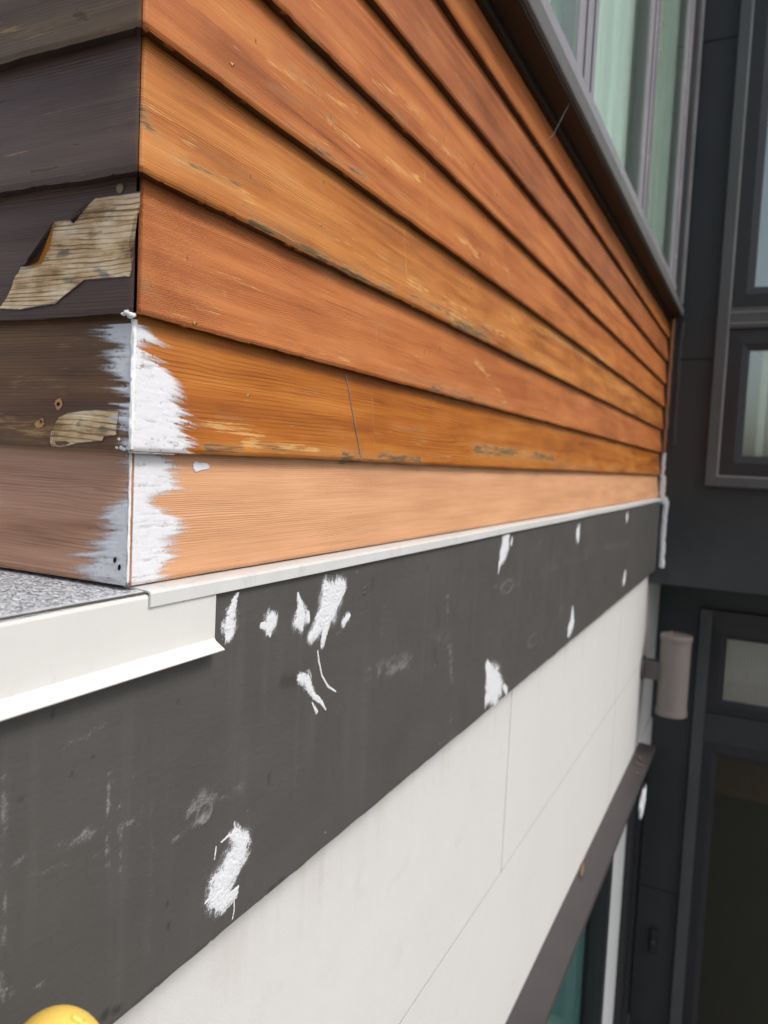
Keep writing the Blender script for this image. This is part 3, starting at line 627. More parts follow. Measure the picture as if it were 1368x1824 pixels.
# filler squeezed under the lips at the corner
def lump(name, c, r, mat, parent, seed=0, n=2):
    bm = bmesh.new(); bmesh.ops.create_icosphere(bm, subdivisions=n, radius=1)
    for v in bm.verts:
        kx = .7+.6*float(fbm(v.co.x*2+seed, v.co.y*2+v.co.z*1.7, seed)); v.co = Vector((c[0]+v.co.x*r[0]*kx, c[1]+v.co.y*r[1]*kx, c[2]+v.co.z*r[2]*kx))
    return bm_obj(name, bm, mat, parent, True)
for q, (a_, b_, c_, r_) in enumerate([(.0030, .0062, .2185, .0030), (.0010, .0085, .2200, .0024), (.0050, .0095, .2178, .0022), (.0005, .0120, .2188, .0018), (.0022, .0075, .2215, .0016)]):
    lump('filler_lump', (a_, b_, c_), (r_*1.5, r_, r_*.8), M_caulk, main, q+3, 2)
q_ = [(.005+.05*t, .0032+.0006*math.sin(t*19), .1094-.0004*t) for t in np.linspace(0, 1, 26)]
tube('filler_bead', q_, [.0013*(1-.75*i/25)*random.uniform(.6, 1.25) for i in range(26)], M_caulk, boards[0], 8, .3, 3)
for i, (yy, zz, r) in enumerate([(.006, .116, .0022), (.011, .113, .0024), (.003, .1125, .0026), (.016, .1125, .0016), (.008, .1115, .002), (.014, .119, .0014)]):
    lump('filler_lump', (-yy, .0008, zz), (r*1.3, .0012, r), M_caulk, sboards[1], i+50, 1)

# ------------------------------------------------------------------ peeled patches, chips, nail holes on the dark side
def patch(name, poly, k, parent, mat, off=.0004, jit=.0005, sub=5, sidev=True):
    rr = random.Random(len(poly)*7+k); pts = []
    n = len(poly)
    for i in range(n):
        a = poly[i]; b = poly[(i+1) % n]; L_ = math.hypot(b[0]-a[0], b[1]-a[1]); m = max(1, int(L_/.0022))
        for j in range(m):
            t = j/m; g = 0 if j == 0 else jit
            pts.append((a[0]+(b[0]-a[0])*t+rr.uniform(-g, g)*1.5, a[1]+(b[1]-a[1])*t+rr.uniform(-g, g)))
    bm = bmesh.new()
    vs = [bm.verts.new((-p[0] if sidev else p[0], 0, p[1])) for p in pts]
    bm.faces.new(vs); bmesh.ops.triangulate(bm, faces=bm.faces[:])
    bmesh.ops.subdivide_edges(bm, edges=[e for e in bm.edges if e.calc_length() > .006], cuts=3, use_grid_fill=False)
    bmesh.ops.triangulate(bm, faces=bm.faces[:])
    for v in bm.verts: v.co.y = float(face_y(v.co.z-k*E))-off-.0003
    bmesh.ops.recalc_face_normals(bm, faces=bm.faces[:])
    if sum(f.normal.y for f in bm.faces) > 0: bmesh.ops.reverse_faces(bm, faces=bm.faces[:])
    return bm_obj(name, bm, mat, parent)
p = patch('bare_wood_patch', BARE2, 2, sboards[2], M_bare); p['label'] = 'pale bare wood where the dark stain has peeled away'
p = patch('bare_wood_patch', BARE1, 1, sboards[1], M_bare); p['label'] = 'weathered grey bare wood patch beside the white filler'
# film edge round the peeled area: a thin raised rim
def rim(poly, k, parent, r=.00045, mat=None, idx=None):
    pts = []
    for a, b in zip(poly[:-1], poly[1:]):
        m = max(1, int(math.hypot(b[0]-a[0], b[1]-a[1])/.003))
        for j in range(m):
            t = j/m; x = a[0]+(b[0]-a[0])*t; z = a[1]+(b[1]-a[1])*t
            pts.append((-x+random.uniform(-.0003, .0003), float(face_y(z-k*E))-.0006, z))
    return tube('film_edge', pts, [r*random.uniform(.6, 1.3) for _ in pts], mat or M_film, parent, 5)
rim(BARE2[0:8], 2, sboards[2], .0006); rim(BARE2[10:21], 2, sboards[2], .0006); rim(BARE2[20:26], 2, sboards[2], .0005)
rim(BARE1+BARE1[:1], 1, sboards[1], .0005)
# the curled flap of stain film
def flap():
    A, B, C_, D = [np.array(p) for p in FLAP]       # A top of free edge, C bottom of free edge, D hinge foot
    v = []; f = []; n = 14; m = 10
    for i in range(n+1):
        t = i/n
        free = A*(1-t)**2+2*B*t*(1-t)+C_*t*t
        hinge = A*(1-t)+D*t
        for j in range(m+1):
            s_ = j/m; p = hinge*(1-s_)+free*s_
            lift = .0008+.011*(s_**1.7)*(t**.7)
            v.append((-p[0], float(face_y(p[1]-2*E))-lift, p[1]))
    for i in range(n):
        for j in range(m):
            a = i*(m+1)+j; f.append((a, a+1, a+m+2, a+m+1))
    o = pyd('curled_flap', v, f, M_film, sboards[2], True); sm = o.modifiers.new('thickness', 'SOLIDIFY'); sm.thickness = .0004
    o['label'] = 'curled flap of dark stain lifting off the board'
    # small folded tip higher up
    q = [np.array(x) for x in (BARE2[3], BARE2[4], BARE2[5], BARE2[6])]
    v = [(-q[0][0], float(face_y(q[0][1]-.22))-.0012, q[0][1]), (-q[1][0], float(face_y(q[1][1]-.22))-.005, q[1][1]), (-q[2][0], float(face_y(q[2][1]-.22))-.007, q[2][1]), (-q[3][0], float(face_y(q[3][1]-.22))-.0012, q[3][1])]
    o = pyd('curled_flap', v, [(0, 1, 2, 3)], M_film, sboards[2], True); sm = o.modifiers.new('thickness', 'SOLIDIFY'); sm.thickness = .0004
flap()
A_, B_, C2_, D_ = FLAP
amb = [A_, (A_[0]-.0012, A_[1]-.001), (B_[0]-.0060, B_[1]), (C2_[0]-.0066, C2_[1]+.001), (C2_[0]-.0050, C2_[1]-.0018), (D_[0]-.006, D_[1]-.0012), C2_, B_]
patch('amber_flap_shadow', amb, 2, sboards[2], M_flapshade, .0007, .0003)  # shadow of the curled flap, painted as an amber patch on the bare wood
def chip(cx, cz, w_, h_, k, parent, sidev=True, hole=True, seed=0):
    rr = random.Random(seed+int(cx*1e4)); pts = []
    for i in range(11):
        a = i/11*2*math.pi; r = rr.uniform(.75, 1.2); pts.append((cx+math.cos(a)*w_*r, cz+math.sin(a)*h_*r))
    patch('splinter_chip', pts, k, parent, M_chip, .0003, .0003, sidev=sidev)
    if hole:
        patch('nail_hole', [(cx+math.cos(a)*w_*.45+.0005, cz+math.sin(a)*h_*.4) for a in [i/7*6.283 for i in range(7)]], k, parent, M_hole, .0006, .0001, sidev=sidev)
h0, h1, h2 = HOLE
chip(h0[0], h0[1], .0048, .0046, 1, sboards[1]); chip(h1[0], h1[1], .0060, .0030, 1, sboards[1], hole=False, seed=3); chip(h2[0], h2[1]-.001, .0026, .0030, 1, sboards[1], seed=5)
for (x, z, k) in [(.071, .2245, 2), (.2771, .3690, 3), (.16, .1700, 1), (.113, .463, 4)]:
    chip(x, z, .0030, .0016, k, boards[k], False, hole=False, seed=int(x*999))
    patch('nail_hole', [(x+.0008, z-.0012), (x+.0026, z-.0008), (x+.0022, z+.0006), (x+.0011, z+.0002)], k, boards[k], M_hole, .0006, .0001, sidev=False)
for k, x, z in [(0, .0092, .0150), (0, .0150, .0205)]:
    patch('nail_hole', [(x+math.cos(a)*.0018, z+math.sin(a)*.0026) for a in [i/7*6.283 for i in range(7)]], k, sboards[0], M_hole, .0012, .0002)
# grey run of paint down the second board
pts = [(x, float(face_y(z-E))-.0004, z) for x, z in PENCIL]
P2 = []
for a, b in zip(pts[:-1], pts[1:]):
    for j in range(6): P2.append(tuple(a[i]+(b[i]-a[i])*j/6 for i in range(3)))
tube('grey_paint_run', P2, [.0009*random.uniform(.6, 1.3) for _ in P2], M_pencil, boards[1], 6)
lump('paint_blob', (pts[-1][0]+.001, float(face_y(.004)), .1135), (.0035, .0012, .0022), M_pencil, boards[1], 4, 1)
# dried drips of stain hanging under the lips and on the faces
rr = random.Random(11)
for k in range(2, 6):
    for q in range(6):
        x = rr.uniform(.02, .1)+q*rr.uniform(.05, .13); s_ = rr.uniform(.0016, .0034)
        lump('stain_drip', (x+.006, .0040, k*E+.0004), (s_*2.6, .0030, s_*.55), M_stain, boards[k], q+k*9, 1)
    for q in range(5):
        x = rr.uniform(.05, 1.2); z = k*E+rr.uniform(.02, .095)
        lump('stain_drip', (x, float(face_y(z-k*E))+.0003, z), (.0011, .0007, rr.uniform(.003, .006)), M_stain, boards[k], q+k*5, 1)
lump('stain_drip', (.0085, .004, .4425), (.004, .003, .004), M_stain, boards[4], 3, 2)
o = lump('nail_head', (-.0300, float(face_y(.1015))-.0008, .3225), (.0042, .0016, .0042), paint('rusty_nail_head', (.22, .17, .09), .5, .2, .2, .4, 90), sboards[2], 7, 2)
o['label'] = 'round brownish nail head above the peeled patch'
# long thin vertical scratches across the boards
for (x, z0, z1, k) in [(.4275, .245, .325, 2), (.505, .355, .43, 3), (.43, .13, .20, 1), (.56, .452, .53, 4), (.62, .565, .64, 5)]:
    pts = [(x+random.uniform(-.0006, .0006), float(face_y(z-k*E))-.0003, z) for z in np.linspace(z0, z1, 14)]
    tube('scratch', pts, [.00022*random.uniform(.3, 1.2) for _ in pts], M_scr, boards[k], 4)

# ------------------------------------------------------------------ fascia board
FX0, FX1, FY, FZ0, FZ1 = -2.0, 3.492, -.012, -.3590, -.004
def build_fascia():
    xs = [-2., -1.2, -.7, -.4]; x = -.3; d = .003
    while x < FX1: xs.append(x); d = d if x < .35 else min(d*1.02, .03); x += d
    xs.append(FX1); xs = np.array(xs); zs = np.linspace(FZ0, FZ1, 116)
    X, Z = np.meshgrid(xs, zs, indexing='ij')
    Y = np.full_like(X, FY) + (fbm(X*7, Z*9, 2)-.5)*.0012
    edge = np.clip(1-(Z-FZ0)/.004, 0, 1); Y += .0025*edge**2
    Zb = Z + (Z <= FZ0+1e-9)*((fbm(X*30, Z*0, 3)-.5)*.0028 + (vn(X*55, Z*0, 6) > .9)*.0012)
    mk = np.zeros(X.shape+(4,)); mk[..., 3] = 1
    for x0, z0, x1, z1, w_, s_ in CHALK:
        dd, t = capsule(X+(fbm(X*40, Z*40, 7)-.5)*.010, Z+(fbm(X*40, Z*40, 8)-.5)*.012, x0, z0, x1, z1); w2 = max(w_, .0022)
        mk[..., 0] = np.maximum(mk[..., 0], s_*(1-sstep(.0, 1.7, dd/w2))*sstep(.3, .65, fbm(X*70+x0*9, Z*150, 41, 3)))
    for x0, z0, x1, z1, w_, s_ in DARK:
        dd, t = capsule(X, Z, x0, z0, x1, z1); mk[..., 1] = np.maximum(mk[..., 1], s_*(1-sstep(.45, 1.15, dd/max(w_, .0014)+(fbm(X*300, Z*300, 5)-.5)*.6)))
    for cx, cz, r, s_ in KNOTS:
        dd = np.hypot((X-cx)*(.9 if cx < 1 else .35), (Z-cz)); ring = np.exp(-((dd/r-1)/.28)**2)+.5*np.exp(-((dd/r-.25)/.2)**2)
        mk[..., 0] = np.maximum(mk[..., 0], s_*.8*ring*(.4+.8*fbm(X*80, Z*80, 3))); mk[..., 2] = np.maximum(mk[..., 2], ring)
    nc, nr = X.shape; V = np.stack([X, Y, Zb], -1).reshape(-1, 3).tolist(); f = []
    for i in range(nc-1):
        for j in range(nr-1):
            a = i*nr+j; f.append((a, a+nr, a+nr+1, a+1))
    b0 = len(V)                                        # bottom, back and top
    for i in range(nc): V += [(xs[i], .0215, FZ0+.0005), (xs[i], .0215, FZ1)]
    for i in range(nc-1):
        a = i*nr; b = (i+1)*nr; p, q = b0+2*i, b0+2*i+2
        f += [(a, p, q, b), (a+nr-1, b+nr-1, q+1, p+1), (p, p+1, q+1, q)]
    me = bpy.data.meshes.new('fascia_board'); me.from_pydata(V, [], f); me.update()
    c = np.zeros((len(V), 4)); c[:, 3] = 1; c[:b0] = mk.reshape(-1, 4)
    ca = me.color_attributes.new('marks', 'FLOAT_COLOR', 'POINT'); ca.data.foreach_set('color', c.ravel())
    return link('fascia_board', me, M_fascia, None, True)
fascia = build_fascia()
tag(fascia, 'wide dark grey painted fascia board dabbed with white filler under the clapboards', 'fascia')
def surf_fascia(U, V):
    n = np.zeros(U.shape+(3,)); n[..., 1] = -1
    return np.stack([U, FY+(fbm(U*7, V*9, 2)-.5)*.0012-.0002, V], -1), n
def patch_cover(strokes, seed):
    def c(U, V):
        tot = np.zeros_like(U)
        for st in strokes:
            for (x0, z0, w0), (x1, z1, w1) in zip(st[:-1], st[1:]):
                dx, dz = x1-x0, z1-z0; L_ = math.hypot(dx, dz)+1e-9
                ux, uz = dx/L_, dz/L_
                along = U*ux+V*uz; acr = -U*uz+V*ux
                d, t = capsule(U, V, x0, z0, x1, z1)
                wd = np.maximum(w0+(w1-w0)*t, .0007)*1.22
                sc = .0035/max(w0, w1, .0012)
                nz = (fbm(acr*900*sc, along*90*sc, seed, 3)-.5)*1.1+(fbm(U*420*sc, V*420*sc, seed+4, 3)-.5)*.7
                tot = np.maximum(tot, sstep(1.65, .2, d/wd+nz*.75))
        tot = tot*(1-.4*sstep(.55, .75, fbm(U*420, V*420, seed+9)))
        return tot
    return c
for i, P in enumerate(PATCHES):
    allp = [q for s_ in P for q in s_]; wm = max(q[2] for q in allp)
    u0, u1 = min(q[0] for q in allp)-1.6*wm, max(q[0] for q in allp)+1.6*wm
    v0, v1 = max(FZ0+.001, min(q[1] for q in allp)-1.6*wm), min(-.02, max(q[1] for q in allp)+1.6*wm)
    res = .0006 if u0 < .6 else .0014
    film('filler_dab', fascia, surf_fascia, u0, u1, v0, v1, res, patch_cover(P, i*3+1), M_dab, .0011 if i in (0, 3, 12) else .0007, i)

# ------------------------------------------------------------------ flashings and the flat roof at the left
drip = extrude_x('drip_flashing', [(.014, -.0010), (-.0135, -.0030), (-.0158, -.0037), (-.0168, -.0054), (-.0168, -.0160), (-.0158, -.0168), (-.0152, -.0158), (-.0152, -.0060), (-.0135, -.0046), (.014, -.0030)], .0085, 3.490, M_drip, None, 160, .0010)
tag(drip, 'thin white metal drip flashing between the pale bottom board and the grey fascia', 'flashing')
edgef = extrude_x('edge_flashing', [(.0, -.0060), (-.0120, -.0064), (-.0138, -.0072), (-.0145, -.0090), (-.0145, -.0575), (-.0162, -.0600), (-.0268, -.0665), (-.0262, -.0675), (-.0155, -.0612), (-.0134, -.0582), (-.0134, -.0095), (-.0120, -.0080), (.0, -.0076)], -2.0, .0945, M_flash, None, 90, .0010)
tag(edgef, 'wide white metal edge flashing with kicked-out lip below the grey roof membrane', 'flashing')
def build_roof():
    xs = np.concatenate([np.linspace(-2, -.45, 20), np.linspace(-.42, .03, 120)]); ys = np.concatenate([np.linspace(-.0122, .3, 90), np.linspace(.33, 2.2, 20)])
    X, Y = np.meshgrid(xs, ys, indexing='ij'); Z = -.0032+(fbm(X*160, Y*160, 3)-.5)*.0012-.0026*np.clip(1-(Y+.0122)/.006, 0, 1)**2
    nc, nr = X.shape; V = np.stack([X, Y, Z], -1).reshape(-1, 3).tolist()
    f = [(i*nr+j, (i+1)*nr+j, (i+1)*nr+j+1, i*nr+j+1) for i in range(nc-1) for j in range(nr-1)]
    o = pyd('flat_roof', V, f, M_memb, None, True); return o
roof = build_roof(); tag(roof, 'flat roof of mottled grey membrane at the foot of the dark clapboards', 'roof')

# ------------------------------------------------------------------ white panel wall below
pw = empty('panel_wall', (0, .03, -1), 'white painted panel wall below the dark grey fascia', 'wall')
JZ = -.823; WY = .022
def panel(x0, x1, z0, z1): return box('panel', x0, x1, WY, WY+.012, z0, z1, M_white, pw, .0008)
for x0, x1 in [(-1.9, -.30), (-.297, 1.2080), (1.2125, 2.72), (2.724, 4.09)]: panel(x0, x1, JZ+.0018, -.30)
for x0, x1 in [(-1.9, -.26), (-.257, 2.7355), (2.7415, 4.09)]: panel(x0, x1, -1.2745, JZ-.0018)
for x0, x1 in [(-1.9, -.6), (-.597, .55)]: panel(x0, x1, -2.2, -1.2775); panel(x0, x1, GZ, -2.203)
box('panel', 3.606, 4.088, .012, .0215, -1.455, -1.2665, M_white, pw, .001)
jb = bmesh.new(); add_box(jb, -1.9, 4.09, WY+.0007, WY+.010, -1.274, -.301); o = bm_obj('joint_filler', jb, paint('grey_joint', (.27, .27, .26), .7, .1, .1, .2), pw)

# ------------------------------------------------------------------ lower window under its ledge
lw = empty('window', (2.3, .03, -1.27), 'window below the white panels, teal glass under a grey-brown ledge', 'window')
extrude_x('ledge', [(.021, -1.2775), (.021, -1.2665), (-.058, -1.2715), (-.0605, -1.2735), (-.0605, -1.296), (-.057, -1.296), (-.057, -1.2775)], .56, 3.60, M_ledge, lw, 30, .002)
box('frame', .56, 4.09, .024, .10, -1.33, -1.2785, M_frame, lw); box('jamb', .56, .63, .024, .10, GZ, -1.331, M_frame, lw)
box('jamb', 3.58, 3.70, .022, .10, GZ, -1.457, M_frame, lw); box('jamb', 3.703, 3.86, .012, .10, GZ, -1.457, M_frame, lw); box('jamb', 3.863, 4.085, .030, .10, GZ, -1.457, M_dark, lw)
box('mullion', 2.985, 3.055, .030, .10, GZ, -1.331, M_frame, lw)
box('pane', .632, 2.983, .064, .068, GZ, -1.331, M_glassd, lw, 0)
box('side_panel', 3.057, 3.578, .050, .062, GZ, -1.331, M_blind, lw, .001)
def curtain(name, x0, x1, y, z0, z1, mat, parent, wl=.09, amp=.018, axis='x', n=None):
    n = n or int(abs(x1-x0)/.006); xs = np.linspace(x0, x1, n); v = []; f = []
    for i, x in enumerate(xs):
        d = amp*(math.sin(x/wl*6.283)+.5*math.sin(x/wl*2.9+1)+.6*float(vn(x/wl*2, 1.5, 4)))
        for z in (z0, z1): v.append((x, y+d, z) if axis == 'x' else (y+d, x, z))
    for i in range(n-1): f.append((2*i, 2*i+2, 2*i+3, 2*i+1))
    return pyd(name, v, f, mat, parent, True)
curtain('curtain', .63, 3.0, .13, GZ, -1.3, M_teal, lw, .25, .014)
for i, (x, y, rz, sx) in enumerate([(3.36, -.02, .4, .05), (3.28, -.028, 1.0, .06), (3.16, -.03, .2, .02), (2.16, .008, .15, .11)]):
    bm = bmesh.new(); bmesh.ops.create_grid(bm, x_segments=6, y_segments=2, size=1)
    for v in bm.verts:
        wv = (1-abs(v.co.x)**1.6)*.0045+.0006; v.co = Vector((v.co.x*sx*.5, v.co.y*wv, .003+.004*(v.co.x**2)+.0015*v.co.y**2))
    o = bm_obj('dry_leaf', bm, M_leaf, None, True); o.rotation_euler = (0, 0, rz); o.location = (x, y, -1.271+(.021-y)*-.0); o.location.z = -1.2665-.005*(.021-y)/.079+.0012
    sm = o.modifiers.new('t', 'SOLIDIFY'); sm.thickness = .001
    tag(o, ['small curled dry leaf at the far end of the brown ledge', 'short dry twig beside the curled leaf near the ledge end', 'tiny dry fragment on the ledge, nearest the white plastic scrap', 'long thin reddish dry leaf against the wall midway along the ledge'][i], 'leaf', 'dry leaves on the ledge')
def scrap():
    bm = bmesh.new(); bmesh.ops.create_icosphere(bm, subdivisions=3, radius=1)
    for v in bm.verts:
        p = v.co.copy(); k = .55+.9*float(vn(p.x*2.4+5, p.y*2.2+p.z*3.1, 8))
        v.co = Vector((p.x*.055*k+.035*p.z, p.y*.010*k, p.z*.062*k))
    o = bm_obj('plastic_scrap', bm, M_foil); o.location = (3.06, -.0738, -1.345)
    return tag(o, 'crumpled white plastic scrap caught on the front edge of the brown ledge', 'scrap')
scrap()

# ------------------------------------------------------------------ wall lamp
lampx, lampy, lampz = 3.50, -.130, -.862
la = empty('wall_lamp', (lampx, WY, lampz), 'taupe cylindrical up and down wall lamp at the far end of the white wall', 'lamp')
def lathe(name, prof, cx, cy, mat, parent, n=40, axis='z'):
    v = []; f = []
    for r, z in prof:
        for k in range(n):
            a = 2*math.pi*k/n; v.append((cx+r*math.cos(a), cy+r*math.sin(a), z))
    for i in range(len(prof)-1):
        for k in range(n):
            a = i*n+k; b = i*n+(k+1) % n; f.append((a, b, b+n, a+n))
    f.append(tuple(reversed(range(n)))); f.append(tuple((len(prof)-1)*n+k for k in range(n)))
    o = pyd(name, v, f, mat, parent)
    return o
z0, z1 = lampz-.200, lampz+.196
lathe('body', [(.0705, z0+.026), (.0705, z1-.026)], lampx, lampy, M_lamp, la)
lathe('rim', [(.055, z0), (.0738, z0), (.0745, z0+.002), (.0745, z0+.022), (.0738, z0+.0255), (.068, z0+.0258)], lampx, lampy, M_lamp, la)
lathe('rim', [(.068, z1-.0258), (.0738, z1-.0255), (.0745, z1-.022), (.0745, z1-.003), (.072, z1), (.066, z1), (.064, z1-.004), (.0, z1-.004)], lampx, lampy, M_lamp, la)
box('bracket', lampx-.035, lampx+.035, lampy+.06, WY-.012, lampz-.035, lampz+.055, M_lamp2, la, .003)
bm = bmesh.new(); bmesh.ops.create_cone(bm, cap_ends=True, segments=32, radius1=.062, radius2=.060, depth=.014)
bmesh.ops.rotate(bm, verts=bm.verts, cent=(0, 0, 0), matrix=Matrix.Rotation(math.pi/2, 3, 'X')); bmesh.ops.translate(bm, verts=bm.verts, vec=(lampx, WY-.0068, lampz+.01)); bm_obj('mounting_plate', bm, M_lamp2, la)
tube('screw', [(lampx-.03, lampy+.02, z1-.006), (lampx-.03, lampy+.02, z1+.012), (lampx-.03, lampy+.02, z1+.02)], [.003, .003, .006], M_chip, la, 8)

# ------------------------------------------------------------------ charcoal wall at the far end
DX = 3.505
dw = empty('charcoal_wall', (DX, -.8, 0), 'charcoal panelled wall at the far end carrying the tall dark window', 'wall')
for z0_, z1_ in [(-.425, .6690), (.6725, 2.1460), (2.1495, 2.95)]:
    box('panel', DX, DX+.016, -2.4, .020, z0_, z1_, M_dark, dw, .0015)
box('backing', DX+.017, DX+.60, -2.4, .0205, -.424, 2.95, M_dark, dw, 0)
box('joint_strip', DX-.0012, DX+.010, -.20, -.022, 2.150, 2.156, M_frame, dw, 0)
# caulk beads in the inside corner
ck = empty('caulk_strip', (DX-.005, -.02, -.3), 'lumpy white caulk strip down the inside corner at the far end of the fascia', 'caulk')
def strip(name, z0, z1, yc, half, dep, mat, parent, seed, lumpy=.35, n=40):
    v = []; f = []; m = 9
    for i in range(n):
        z = z0+(z1-z0)*i/(n-1); h = half*(1-lumpy/2+lumpy*float(vn(i*.5, 1.5, seed))); c = yc+.006*(float(vn(i*.3, 7.5, seed))-.5)
        for j in range(m):
            a = math.pi*j/(m-1); v.append((DX-.0006-dep*math.sin(a)*(.7+.6*float(vn(i*.8, j*.8, seed+2))), c+h*math.cos(a), z))
    for i in range(n-1):
        for j in range(m-1):
            a = i*m+j; f.append((a, a+1, a+m+1, a+m))
    f.append(tuple(range(m))); f.append(tuple((n-1)*m+j for j in reversed(range(m))))
    return pyd(name, v, f, mat, parent, True)
strip('bead', -.345, -.012, -.034, .013, .008, M_caulk, ck, 2)
strip('bead', -.030, .004, -.024, .020, .010, M_caulk, ck, 5, .3, 10)
strip('bead', .000, .108, -.014, .014, .007, M_caulk, ck, 3)
strip('bead', .108, .218, -.010, .009, .006, M_caulk, ck, 4)
for k in range(2, 8):
    strip('stained_bead', k*E+.002, (k+1)*E+.002, -.009, .008, .006, M_tancaulk, ck, k+9, .15, 12)
strip('dark_bead', .25, .85, -.047, .012, .004, M_blackcaulk, ck, 31, .6, 50)
box('corner_block', DX-.012, DX-.001, -.055, .018, -.424, -.352, M_dark, dw, .001)

# tall window on the charcoal wall
fw = empty('window', (DX, -.8, .07), 'tall two-pane window in a dark projecting frame on the charcoal wall', 'window')
TX = DX-.045
YL, YR, ZB, ZT = -.207, -1.35, .070, 2.75
box('trim', TX, DX-.001, YL-.047, YL, ZB, ZT, M_trim, fw); box('trim', TX, DX-.001, YR, YR+.047, ZB, ZT, M_trim, fw)
box('trim', TX, DX-.001, YR+.048, YL-.048, ZB, ZB+.045, M_trim, fw)
box('gasket', TX+.006, DX-.001, YL-.0545, YL-.0478, ZB+.0455, ZT, M_silver, fw, .001); box('gasket', TX+.006, DX-.001, YR+.055, YL-.055, ZB+.0458, ZB+.0525, M_silver, fw, .001)
def sash(y0, y1, z0, z1, w_, xf, mat, glassm, parent, dep=.03):
    """mitred sash frame with a bevelled inner lip, plus its pane (y0 > y1)"""
    for (a, b) in (('v', y0), ('v2', y1), ('h', z0), ('h2', z1)):
        o_ = w_; xb = xf+dep
        outer = [(y0, z0), (y1, z0), (y1, z1), (y0, z1)]; inner = [(y0-o_, z0+o_), (y1+o_, z0+o_), (y1+o_, z1-o_), (y0-o_, z1-o_)]
        i = {'v': 3, 'v2': 1, 'h': 0, 'h2': 2}[a]; j = (i+1) % 4
        g = .0006
        mid = [tuple(outer[q][c]*.35+inner[q][c]*.65 for c in (0, 1)) for q in range(4)]
        pr = [(outer, xf+.004), (mid, xf), (inner, xf+.012), (inner, xb), (outer, xb)]
        v = []
        for q in (i, j):
            for ring, x in pr: v.append((x, ring[q][0], ring[q][1]))
        f = [(c, c+5, (c+1) % 5+5, (c+1) % 5) for c in range(5)]+[(4, 3, 2, 1, 0), (5, 6, 7, 8, 9)]
        me = bpy.data.meshes.new('sash_rail'); me.from_pydata(v, [], f); bm = bmesh.new(); bm.from_mesh(me); bmesh.ops.recalc_face_normals(bm, faces=bm.faces[:]); bm.to_mesh(me); bm.free()
        link('sash_rail', me, mat, parent)
    box('pane', xf+.016, xf+.020, y1+w_-.004, y0-w_+.004, z0+w_-.004, z1-w_+.004, glassm, parent, 0)
sash(YL-.055, YR+.055, ZB+.053, .798, .095, TX+.010, M_frame, M_glassr, fw)
sash(YL-.055, YR+.055, .900, 2.72, .093, TX+.010, M_frame, M_glassr, fw)
box('cross_rail', TX+.004, DX-.002, YR+.055, YL-.0550, .7985, .8995, M_trim, fw, .002); box('groove', TX+.002, TX+.006, YR+.056, YL-.056, .826, .830, M_silver, fw, 0)
box('groove', TX+.002, TX+.006, YR+.056, YL-.056, .876, .880, M_silver, fw, 0); box('groove', TX+.002, TX+.006, YR+.056, YL-.056, .801, .807, M_hole, fw, 0)
curtain('curtain', YR+.06, YL-.06, TX+.045, ZB+.06, 2.7, M_curtain, fw, .10, .006, 'y')

# ------------------------------------------------------------------ upper window and sill over the clapboards
uw = empty('window', (2.0, -.03, .88), 'long window with pale green curtains above the clapboards and its grey sill', 'window')
extrude_x('sill', [(.012, .872), (-.050, .868), (-.056, .870), (-.057, .874), (-.057, .905), (-.054, .911), (-.030, .926), (.012, .926)], .25, 3.475, M_sill, uw, 60, .0018)
box('soffit', .25, 3.47, -.048, .030, .8608, .8668, M_soffit, uw, .001); box('soffit_batten', .25, 3.49, -.004, .010, .846, .8600, M_soffit, uw, .002)
box('bottom_rail', .25, 3.20, -.046, -.010, .9265, .957, M_mull, uw, .002)
def mull(x0, x1, z1=2.95):
    box('mullion', x0, x1, -.040, .0, .9575, z1, M_mull, uw, .003); box('mullion_rib', x0+(x1-x0)*.30, x0+(x1-x0)*.42, -.0455, -.041, .958, z1, M_mull, uw, .002)
    box('mullion_rib', x0+(x1-x0)*.72, x0+(x1-x0)*.80, -.0445, -.041, .958, z1, M_mull, uw, .002)
mull(1.20, 1.375); mull(2.10, 2.285); mull(.30, .45)
box('jamb', 3.02, 3.19, -.042, .0, .9575, 2.95, M_mull, uw, .003); box('jamb_rib', 3.07, 3.10, -.046, -.043, .958, 2.95, M_mull, uw, .002)
box('corner_post', 3.193, 3.44, -.040, .02, .927, 2.95, M_blackcaulk, uw, .003); box('edge_strip', 3.443, 3.474, -.052, .0, .927, 2.95, M_silver, uw, .002)
for x0, x1 in [(.452, 1.198), (1.377, 2.098), (2.287, 3.018)]:
    box('pane', x0, x1, -.036, -.032, .9585, 2.95, M_glass, uw, 0)
curtain('curtain', .40, 3.1, .014, .94, 2.95, M_curtain, uw, .13, .020)
cs = tube('cobweb_strand', [(1.138, -.0455, .8608), (1.130, -.034, .832), (1.112, -.022, .790), (1.085, -.020, .772), (1.061, .0055, .748)], [.00025]*5, paint('cobweb', (.5, .48, .45), .8, .05, 0, .2), None, 5)
tag(cs, 'pale cobweb strand hanging from the dark underside of the sill', 'cobweb')

